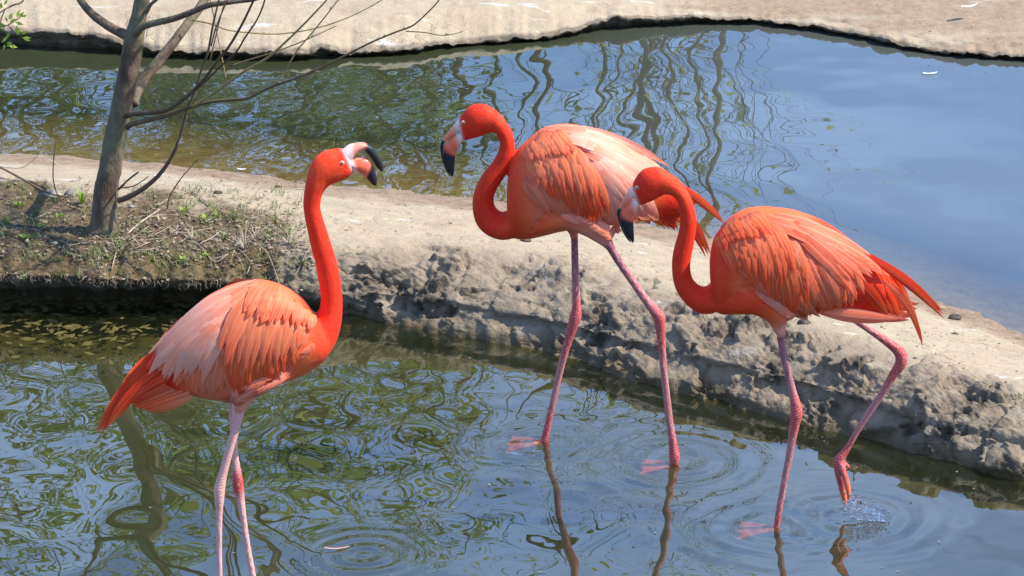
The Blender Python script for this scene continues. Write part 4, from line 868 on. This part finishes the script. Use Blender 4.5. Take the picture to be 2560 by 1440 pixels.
# upper crown (above the frame, seen mirrored in the pond): limbs fork into long thin twigs
crown_mb = MB()
def grow(p, d, r, L, lev, wood, leaves, lf, g, droop=.0, bend=.35, lsz=.03):
    n = 5; P = [np.array(p)]; d = np.array(d, float); d /= np.linalg.norm(d)
    for i in range(n):
        d = d + np.array([g.uniform(-1, 1), g.uniform(-1, 1), g.uniform(-1, 1)])*bend*.35; d[2] -= droop; d /= np.linalg.norm(d); P.append(P[-1] + d*L/n)
    wood.tube(P, np.linspace(r, r*.55 if lev else r*.25, n+1), n=5 if lev < 2 else 7, seg=n*2)
    if lev == 0:
        for _ in range(lf):
            i = g.randint(1, n); q = P[i]
            leaves.append((q, np.array([g.uniform(-1, 1), g.uniform(-1, 1), g.uniform(-1, .6)]), np.array([g.uniform(-1, 1), g.uniform(-1, 1), .7]), lsz*g.uniform(.6, 1.3), lsz*.2*g.uniform(.8, 1.3)))
        return
    for i in range(1, n+1):
        for _ in range(2 if i < n else 2):
            nd = d + np.array([g.uniform(-1, 1), g.uniform(-1, 1), g.uniform(-.3, .9)])*.8
            grow(P[i], nd, r*(.55 if i < n else .6)*(1.1-.08*i), L*g.uniform(.5, .75), lev-1, wood, leaves, lf, g, droop, bend, lsz)
for (px, py, dx, dy, dz, r_, L_) in [(180, -60, -.7, .2, .8, .007, .7), (150, -200, -.8, -.3, .7, .006, .7), (385, -220, -.4, -.3, 1, .010, .9), (368, -100, .6, -.4, .9, .009, .9), (650, -300, .5, .2, 1, .006, .8), (560, -100, .7, -.2, .9, .007, .8), (430, -600, .1, .1, 1, .006, .7), (395, -380, .5, .3, 1, .007, .8)]:
    grow(tp([(px, py)])[0], (dx, dy, dz), r_, L_, 2, crown_mb, crown, 2, gl, .0, .4, .028)
tag(obj('crown_twigs', crown_mb.mesh('crown_twigs', M_twig), tree), kind='stuff')
tag(obj('crown_leaves', leaves_mesh('crown_leaves', crown, M_leaf), tree), kind='stuff')
tag(obj('leaf_buds', leaves_mesh('leaf_buds', budleaves, M_leaf), tree), kind='stuff')

# ================================================================== TREES BEYOND THE FAR BANK (mirrored in the far pond)
def far_tree(px, Yd, h, nst, lf, lsz, g, r0):
    h *= .60
    x = (px-1280)/F*Yd*1.045; root = empty('poplar_tree', (x, Yd, .15)); tag(root, 'leafy thin-stemmed tree beyond the far bank, mirrored green in the pond' if lf > 2 else 'nearly bare thin tree beyond the far bank, mirrored as wavy lines in the blue pond', 'tree', 'trees mirrored in the far pond')
    wood, lv, tk = MB(), [], MB()
    for s_ in range(nst):
        P = [np.array([g.uniform(-.2, .2), g.uniform(-.3, .3), -.05])]; d = np.array([g.uniform(-.06, .06), g.uniform(-.1, .1), 1.])
        n = 12
        for i in range(n):
            d = d + np.array([g.uniform(-.08, .08), g.uniform(-.08, .08), 0]); d[0] *= .9; d /= np.linalg.norm(d); P.append(P[-1] + d*h/n)
        r_ = r0*g.uniform(.7, 1.1); tk.tube(P, np.linspace(r_*1.25, r_*.3, n+1), n=8, seg=36)
        for i in range(5, n+1):
            for _ in range(2 if lf > 2 else 1):
                a = g.uniform(0, 6.28); f = i/n
                grow(P[i], (math.cos(a)*.6, math.sin(a)*.8, g.uniform(.6, 1.6)), r_*.32*(1.25-f), g.uniform(.9, 1.9)*(1.3-.5*f), 1, wood, lv, lf, g, .02, .5, lsz)
    obj('trunk', tk.mesh('trunk', M_bark_far), root); tag(obj('limbs', wood.mesh('limbs', M_bark_far), root), kind='stuff')
    if lv: tag(obj('crown', leaves_mesh('crown', lv, M_leaf_far), root), kind='stuff')
gt = random.Random(21)
for (px, Yd, h, ns_, lf, lsz, r0) in [(-420, 33, 16, 2, 5, .17, .10), (-120, 31, 15, 2, 5, .17, .09), (130, 34, 16, 2, 5, .17, .08), (300, 30, 15, 2, 4, .16, .11), (480, 32, 15.5, 2, 4, .17, .08), (640, 35, 17, 2, 5, .18, .10), (800, 31, 15, 2, 4, .16, .10), (960, 33, 16, 2, 5, .16, .11),
                                     (1060, 30, 14.5, 1, 4, .15, .085), (1180, 34, 16, 2, 4, .15, .07), (1320, 31, 17, 2, 2, .13, 0.030), (1430, 33, 17.5, 2, 1, .12, 0.030), (1500, 31, 16.5, 2, 1, .12, 0.025), (1580, 30, 16, 2, 1, .12, 0.028), (1650, 32, 17, 2, 1, .12, 0.028), (1720, 31, 16.6, 2, 1, .14, 0.041), (1770, 33, 17.2, 1, 1, .14, .035)]:
    far_tree(px, Yd, h, ns_, lf, lsz, gt, r0)

# ================================================================== SOIL PATCH: plants, sticks, stones
gp = random.Random(3)
def soil_pt(x0=-60, x1=770, y0=455, y1=690): return on_bank(gp.uniform(x0, x1), gp.uniform(y0, y1))
# litter: dead leaves and bits, too many to count
V, Fc = [], []
for _ in range(4200):
    px = gp.uniform(-200, 790); py = gp.uniform(452, 705) if gp.random() < .5 else gp.gauss(590, 40)
    if px < 220 and gp.random() < .45: continue
    p = np.array(on_bank(px, min(py, 708))) + [0, 0, .004]; a = gp.uniform(0, 6.28); L_ = gp.uniform(.004, .02); w_ = L_*gp.uniform(.12, .35)
    d = np.array([math.cos(a), math.sin(a), gp.uniform(-.15, .5)]); o = len(V); V += leaf_verts(p, d, np.array([gp.uniform(-.6, .6), gp.uniform(-.6, .6), 1]), L_, w_); Fc += [tuple(i+o for i in f) for f in LEAF_F]
tag(obj('leaf_litter', mesh_from('leaf_litter', V, Fc, M_litter, False)), 'dead leaves and bits strewn over the soil', 'litter', None, 'stuff')
# moss and root fuzz over the whole soil skin
gm = np.random.default_rng(9); idx = gm.integers(0, len(soil_S), 15000); Pm = soil_S[idx] + gm.normal(0, .002, (15000, 3)); Nm = soil_N[idx]*np.where(soil_N[idx][:, 2:3] < -.2, -1, 1)
Dm = Nm*.5 + gm.normal(0, .6, Pm.shape) + [0, 0, .25]; Dm /= np.linalg.norm(Dm, axis=1)[:, None]; Lm = gm.uniform(.004, .013, (15000, 1)); Sm = np.cross(Dm, gm.normal(0, 1, Pm.shape)); Sm /= np.linalg.norm(Sm, axis=1)[:, None]; Sm *= Lm*.10
Vm = np.stack([Pm - Sm, Pm + Sm, Pm + Dm*Lm], 1); pick = gm.random(15000) < .6
for nm_, mt_, sel, lab_, ct_ in (('moss', M_moss, pick, 'low brown-green moss fuzz covering the soil', 'moss'), ('straw_bits', M_litter, ~pick, 'fine straw bits caught in the moss', 'straw')):
    tag(obj(nm_, mesh_from(nm_, Vm[sel].reshape(-1, 3), np.arange(sel.sum()*3).reshape(-1, 3), mt_, False)), lab_, ct_, None, 'stuff')
# sunken dead leaves by the undercut bank
V, Fc = [], []
for _ in range(700):
    px = gp.uniform(-200, 560); py = 748 + abs(gp.gauss(0, 55)); x_, y_ = ground(px, py, -.03); p = np.array([x_, y_, gp.uniform(-.045, -.012)]); a = gp.uniform(0, 6.28); L_ = gp.uniform(.02, .05)
    o = len(V); V += leaf_verts(p, np.array([math.cos(a), math.sin(a), gp.uniform(-.1, .15)]), np.array([gp.uniform(-.3, .3), gp.uniform(-.3, .3), 1]), L_, L_*gp.uniform(.15, .3)); Fc += [tuple(i+o for i in f) for f in LEAF_F]
tag(obj('sunken_leaves', mesh_from('sunken_leaves', V, Fc, M_litter, False)), 'dead leaves lying under the shallow water by the undercut bank', 'leaves', None, 'stuff')
# sparse grass
V, Fc = [], []
for _ in range(330):
    px = gp.uniform(-100, 780); py = gp.uniform(470, 700); c = np.array(on_bank(px, py)); m = gp.randint(3, 9)
    for _ in range(m):
        p = c + [gp.uniform(-.015, .015), gp.uniform(-.015, .015), -.002]; d = np.array([gp.uniform(-.7, .7), gp.uniform(-.7, .7), 1.]); L_ = gp.uniform(.012, .034); s = np.array([-d[1], d[0], 0])+1e-3; s = s/np.linalg.norm(s)*.0012
        q = p + d*L_*.6; e = p + d*L_ + np.array([d[0], d[1], -.3])*L_*.5; o = len(V); V += [p-s, p+s, q+s*.8, q-s*.8, e]; Fc += [(o, o+1, o+2), (o, o+2, o+3), (o+3, o+2, o+4)]
tag(obj('grass', mesh_from('grass', V, Fc, M_grass, False)), 'short sparse grass on the soil patch', 'grass', None, 'stuff')
# hanging root fringe under the soil edge
mbf = MB()
for _ in range(420):
    i = gp.randint(40, 285); j = int(np.argmin(np.abs(pxs - gp.uniform(-300, 770)))); p = np.array([Lx[j], Ly[j], Lz[j]]) + [0, gp.uniform(-.005, .01), gp.uniform(-.012, .004)]
    L_ = gp.uniform(.006, .024); mbf.tube([p, p + [gp.uniform(-.01, .01), gp.uniform(-.012, .0), -L_*.5], p + [gp.uniform(-.015, .015), gp.uniform(-.012, .006), -L_]], [.0012, .0009, .0004], n=3, seg=3)
tag(obj('root_fringe', mbf.mesh('root_fringe', M_litter)), 'thin dead roots hanging from the soil edge', 'roots', None, 'stuff')
def tuft(label, px, py, n, L_, spread, mat, w_=.0018, nm='grass_tuft', cat='grass', group=None):
    c = on_bank(px, py); root = empty(nm, c); tag(root, label, cat, group)
    for _ in range(n):
        a = gp.uniform(0, 6.28); e = gp.uniform(.2, 1)*spread; d = np.array([math.cos(a)*e, math.sin(a)*e, 1.]); l = L_*gp.uniform(.5, 1.1); s = np.array([-math.sin(a), math.cos(a), 0])*w_
        P = [np.array([0, 0, -.004]) + d*[0, 0, 0], d*l*.4, d*l*.75 + np.array([d[0], d[1], -.1])*l*.15, d*l + np.array([d[0]*.5, d[1]*.5, -.5*e])*l*.5]
        V = []
        for k_, p in enumerate(P): V += [p - s*(1-.3*k_), p + s*(1-.3*k_)]
        obj('blade', mesh_from('blade', V, [(0, 1, 3, 2), (2, 3, 5, 4), (4, 5, 7, 6)], mat), root)
tuft('green weed with narrow upright leaves against the trunk base', 205, 510, 22, .055, .7, M_leaf, .0030, 'narrow_leaf_weed', 'plant')
tuft('green grass tuft with pale dry stalks beside bare concrete', 585, 555, 16, .05, .8, M_grass, .0018)
tuft('green and straw grass tuft drooping over the soil edge', 612, 625, 14, .06, 1.1, M_dry, .0018)
tuft('bushy green grass tuft close to the raised-neck flamingo', 720, 590, 18, .035, 1.0, M_grass, .0016)
tuft('small straw tuft hanging at the dark end of the bank', 728, 690, 12, .045, 1.2, M_dry, .0016)
tuft('thin green blades at the soil edge behind the flamingo back', 650, 640, 10, .04, .9, M_grass, .0016)
for k_, (px, py, n_, l_, sp_, mt_, lab_) in enumerate([(545, 548, 14, .04, .8, M_leaf, 'bright green tuft at the concrete corner behind the litter'), (480, 600, 10, .04, 1.2, M_dry, 'straw tuft in the middle of the litter heap'), (560, 600, 14, .03, 1.1, M_grass, 'dull green tuft between two dry stalks'),
        (690, 560, 12, .045, .9, M_grass, 'tall grass tuft at the corner where soil meets bare concrete'), (400, 560, 10, .03, 1.2, M_dry, 'short straw tuft by the straight pale stick'), (350, 640, 10, .025, 1.2, M_grass, 'small grass tuft on the brown lip below the trunk'), (640, 600, 16, .05, 1.2, M_dry, 'wide straw tuft leaning over the ragged soil edge'),
        (20, 560, 12, .03, 1.0, M_leaf, 'green tuft in the shade left of the trunk'), (755, 640, 12, .035, 1.2, M_grass, 'grass tuft hugging the wall corner behind the red neck'), (20, 470, 10, .03, .9, M_grass, 'grass tuft by the looping pale stalk')]):
    tuft(lab_, px, py, n_, l_, sp_, mt_)
def rosette(label, px, py, n, L_, w_):
    c = on_bank(px, py); root = empty('leafy_weed', c); tag(root, label, 'plant', None)
    for i in range(n):
        a = i*2.4 + gp.uniform(-.3, .3); d = np.array([math.cos(a), math.sin(a), gp.uniform(.2, .9)])
        o = obj('leaf', leaves_mesh('leaf', [(d*[.004, .004, .006], d, np.array([0, 0, 1.]), L_*gp.uniform(.7, 1.2), w_*gp.uniform(.8, 1.2))], M_leaf), root)
rosette('round-leaved green weed shaded by the trunk shadow', 65, 598, 11, .022, .008)
rosette('bright green weed in the sun near the concrete rim', 48, 515, 9, .018, .006)
rosette('tiny yellow-green weed between dead leaves left of the trunk', 105, 572, 7, .015, .005)
rosette('low green weed on the brown soil lip', 455, 640, 8, .017, .005)
rosette('flat green weed next to the lying dry stalk', 515, 642, 8, .016, .005)
rosette('pair of green leaves by the slanting sprout', 460, 532, 4, .020, .007)
rosette('spreading green weed below the bare concrete strip', 515, 550, 9, .022, .005)
rosette('small green weed beside the trunk foot', 148, 545, 6, .014, .005)
def stick(nm, label, pts, mat, lift=.006, cat='stick', group=None, rise=0.0):
    b = on_bank(pts[0][0], pts[0][1]); root_p = np.array(b); P = []
    for (px, py, r_, hgt) in pts:
        if hgt <= 0: q = np.array(on_bank(px, py)) + [0, 0, lift]
        else: q = np.array(at_depth(px, py, b.y + .0)); 
        P.append(q - root_p)
    m = MB(); m.tube(P, [q[2]*mpp for q in pts], n=6, knob=.1); o = obj(nm, m.mesh(nm, mat)); o.location = b; tag(o, label, cat, group); return o
stick('bent_sprout', 'thin dark sprout slanting up from the soil in front of the pond', [(418, 527, 1.8, 0), (424, 492, 1.8, 1), (448, 452, 1.6, 1), (475, 420, 1.4, 1), (497, 395, 1, 1)], M_twig)
stick('fallen_branch', 'long bare branch lying from the concrete rim towards the trunk', [(172, 498, 2.6, 0), (120, 482, 2.8, 1), (60, 450, 3, 1), (0, 418, 3, 1), (-60, 392, 3, 1)], M_twig)
stick('curved_sprout', 'thin upright sprout curving out of the soil left of the trunk', [(212, 521, 1.8, 0), (180, 520, 1.8, 1), (150, 496, 1.8, 1), (134, 455, 1.7, 1), (134, 400, 1.5, 1), (140, 350, 1.2, 1)], M_twig)
stick('arched_stalk', 'pale arched stalk over the shallow brown water', [(172, 430, 1.2, 0), (130, 402, 1.2, 1), (90, 390, 1.2, 1), (40, 386, 1.2, 1), (5, 390, 1, 1)], M_dry)
stick('looped_stalk', 'pale dry stalk looping up beside the fallen branch', [(2, 418, 1.2, 0), (50, 420, 1.2, 1), (78, 404, 1.1, 1), (105, 378, 1, 1)], M_dry)
stick('dry_stick', 'straight pale stick lying right of the trunk', [(318, 590, 2.6, 0), (350, 562, 2.6, 0), (400, 528, 2.4, 0)], M_dry)
stick('dry_stick', 'long dark twig lying across the middle of the litter', [(300, 640, 1.6, 0), (380, 590, 1.6, 0), (440, 560, 1.4, 0), (462, 525, 1.2, 0)], M_twig)
stick('dry_stick', 'bent grey stick resting on the concrete by the grass tuft', [(565, 538, 1.5, 0), (520, 512, 1.5, 0), (480, 484, 1.5, 0), (440, 495, 1.3, 0)], M_dry)
stick('dry_stalk', 'straw-coloured stalk sloping down over the soil edge', [(440, 580, 1.4, 0), (500, 620, 1.5, 0), (536, 645, 1.5, 0), (572, 682, 1.4, 0)], M_dry)
stick('forked_stalk', 'pale forked stalk jutting over the water behind the flamingo back', [(655, 665, 1.3, 0), (620, 672, 1.4, 1), (575, 682, 1.5, 1)], M_dry)
for k_, (lab, a, b_) in enumerate([('short pale stick near the soil lip under the trunk', (165, 640), (195, 650)), ('grey stick at the shadow edge of the trunk', (168, 620), (222, 612)), ('pinkish stick left of the trunk', (88, 552), (128, 536)), ('thin stick crossing brown moss', (280, 690), (300, 662)), ('light stick beside the grey litter heap', (280, 625), (330, 612))]):
    stick('short_stick', lab, [(a[0], a[1], 1.7, 0), ((a[0]+b_[0])/2, (a[1]+b_[1])/2-2, 1.8, 0), (b_[0], b_[1], 1.2, 0)], M_dry)
for k_ in range(46):
    px, py = gp.uniform(300, 760), gp.gauss(600, 36); a = gp.uniform(-.7, .7); l_ = gp.uniform(20, 75)
    stick('twig_scrap', 'thin dead twig scrap strewn on the soil right of the trunk', [(px, min(py, 690), gp.uniform(.7, 1.3), 0), (px + l_*.5*math.cos(a), min(py - l_*.5*math.sin(a) + gp.uniform(-4, 4), 690), 1, 0), (min(px + l_*math.cos(a), 780), min(py - l_*math.sin(a), 690), .7, 0)], gp.choice([M_dry, M_dry, M_twig]), .008, 'twig', 'twig scraps on the soil')
def blob(nm, label, p, s, mat, cat, group=None, seed=0, kind=None):
    th, ph = np.meshgrid(np.linspace(0, np.pi, 9), np.linspace(0, 2*np.pi, 12, endpoint=False), indexing='ij')
    D = np.stack([np.sin(th)*np.cos(ph), np.sin(th)*np.sin(ph), np.cos(th)], -1); rr = 1 + .5*fbm(D[..., 0]*1.3 + seed, D[..., 1]*1.3, D[..., 2]*1.3, 1, 3)
    V = (D*rr[..., None]*np.array(s)).reshape(-1, 3); o = obj(nm, mesh_from(nm, V, grid_faces(9, 12, True), mat)); o.location = p; tag(o, label, cat, group); return o
for i, (px, py, s, lab) in enumerate([(187, 487, .030, 'flat pale stone between the weed and the concrete rim'), (133, 492, .028, 'grey block half sunk in the soil left of the weed'), (136, 610, .011, 'small pale stone at the edge of the trunk shadow'), (332, 518, .012, 'small stone right of the trunk foot')]):
    p = on_bank(px, py); blob('stone', lab, (p.x, p.y, p.z + s*.15), (s, s*.8, s*.5), M_stone, 'stone', None, i*3.1)
M_dark = mat_plain('dark_lump', (.03, .022, .016), (.10, .075, .05), 40)
for i, (px, py, s, lab) in enumerate([(2388, 797, .016, 'dark clump on the far rim of the concrete by the flamingo tail'), (2252, 742, .013, 'dark flat stone at the wet edge behind the flamingo tail'), (2388, 836, .007, 'small dark pellet on smooth concrete'), (695, 467, .008, 'dark crumb on the concrete behind the open-beaked flamingo'),
                                     (545, 483, .010, 'dark clod on the concrete crack left of the flamingo neck'), (1315, 602, .012, 'dark leaf scrap under the pale-backed flamingo breast'), (2010, 808, .013, 'dark chip at the edge of the rock face under the flamingo')]):
    p = on_bank(px, py); blob('clod', lab, (p.x, p.y, p.z + s*.25), (s*1.3, s, s*.5), M_dark, 'clod', None, i*2.3)
# crumbs on the concrete: uncountable
V, Fc = [], []
def crumb(p, s):
    o = len(V); 
    for q in ((1, 0, 0), (-.6, .8, 0), (-.6, -.8, 0), (0, 0, .8)): V.append(np.array(p) + np.array(q)*s*np.array([gp.uniform(.6, 1.4), gp.uniform(.6, 1.4), gp.uniform(.5, 1)]))
    Fc.extend([(o+i+0 if False else o+a, o+b, o+c) for i, (a, b, c) in enumerate([(0, 1, 3), (1, 2, 3), (2, 0, 3)])])
for _ in range(520):
    px = gp.uniform(420, 2600); j = int(np.argmin(np.abs(pxs-px))); py = gp.uniform(tab[8][j]+5, tab[4][j]+20); crumb(on_bank(px, py), gp.uniform(.0012, .0045)*(1 if gp.random() < .9 else 1.8))
for _ in range(170):
    px = gp.uniform(-50, 2600); py = gp.uniform(0, 150); yl = float(np.interp(px, pf, wy)) - 45
    if py > yl: continue
    x_, y_ = ground(px, py, .075); crumb((x_, y_, .065), gp.uniform(.002, .006))
tag(obj('crumbs', mesh_from('crumbs', V, Fc, M_dark, False)), 'dark crumbs scattered over the bare banks', 'crumbs', None, 'stuff')

# ================================================================== FEATHERS AND WATER DETAILS
M_white = mat_plain('white_down', (.72, .70, .66), (.85, .84, .80), 60, .7, .2)
M_pinkf = mat_plain('shed_feather', (.42, .20, .15), (.62, .38, .30), 60, .6, .2)
def shed(nm, label, p, L_, w_, a, mat, group=None):
    t_ = np.linspace(0, 1, 10); V = []
    for t in t_:
        ww = w_*math.sin(math.pi*min(1, .12+t*.88))**.6; z = .003 + .25*L_*(t-.5)**2
        for c in (-1, 0, 1): V.append((math.cos(a)*L_*(t-.5) - math.sin(a)*ww*c, math.sin(a)*L_*(t-.5) + math.cos(a)*ww*c, z + (.002 if c == 0 else 0)))
    o = obj(nm, mesh_from(nm, V, grid_faces(10, 3), mat)); o.location = p; tag(o, label, 'feather', group)
x_, y_ = ground(842, 1375); shed('shed_feather', 'thin pale pink feather floating by the ring ripples', (x_, y_, .001), .06, .003, .12, M_pinkf)
x_, y_ = ground(2325, 186); shed('shed_feather', 'small white feather floating on the blue far pond', (x_, y_, .001), .055, .006, .2, M_white)
x_, y_ = ground(2422, 14, .09); shed('shed_feather', 'white feather lying on the far bank', (x_, y_, .085), .075, .012, .5, M_white)
p = on_bank(398, 441); shed('shed_feather', 'white downy feather at the shallow edge right of the trunk', (p.x, p.y, p.z+.004), .03, .006, .3, M_white)
p = on_bank(604, 428); shed('shed_feather', 'white feather on the wet mud rim of the far pond', (p.x, p.y, p.z+.004), .03, .005, -.2, M_white)
V, Fc = [], []
for _ in range(90):
    x_, y_ = ground(gp.uniform(0, 2500), gp.uniform(760, 1440))
    if y_ > np.interp(x_, Nx, Ny) - .06: continue
    a = gp.uniform(0, 6.28); L_ = gp.uniform(.003, .011); o = len(V); V += leaf_verts(np.array([x_, y_, .0035]), np.array([math.cos(a), math.sin(a), .02]), np.array([0, 0, 1.]), L_, L_*.25); Fc += [tuple(i+o for i in f) for f in LEAF_F]
tag(obj('floating_specks', mesh_from('floating_specks', V, Fc, M_litter, False)), 'tiny leaf specks floating on the near pond', 'specks', None, 'stuff')
# splash under the lifted foot
def mat_drop():
    t = NT('water_drop'); g_ = t.n('BsdfGlass'); g_.inputs['IOR'].default_value = 1.33; g_.inputs['Roughness'].default_value = 0; return t.done(g_.outputs[0])
M_drop = mat_drop(); V, Fc = [], []
th, ph = np.meshgrid(np.linspace(0, np.pi, 6), np.linspace(0, 2*np.pi, 8, endpoint=False), indexing='ij'); D = np.stack([np.sin(th)*np.cos(ph), np.sin(th)*np.sin(ph), np.cos(th)], -1).reshape(-1, 3); DF = grid_faces(6, 8, True)
Vs, Fs = [], []; no = 0
for _ in range(300):
    f = gp.random(); px = 2122 + 85*f + gp.gauss(0, 9); py = 1262 + 38*f + gp.gauss(0, 14); x_, y_ = ground(2125 + 60*f, 1300 + 6*f)
    p = np.array(at_depth(px, py, float(y_))); p[2] = max(p[2], .002); s = gp.uniform(.0012, .0038)
    Vs.append(D*s*[1, 1, gp.uniform(.8, 1.3)] + p); Fs.append(DF + no); no += len(D)
tag(obj('splash', mesh_from('splash', np.vstack(Vs), np.vstack(Fs), M_drop)), 'sparkling splash of drops under the lifted flamingo foot', 'splash', None, 'stuff')
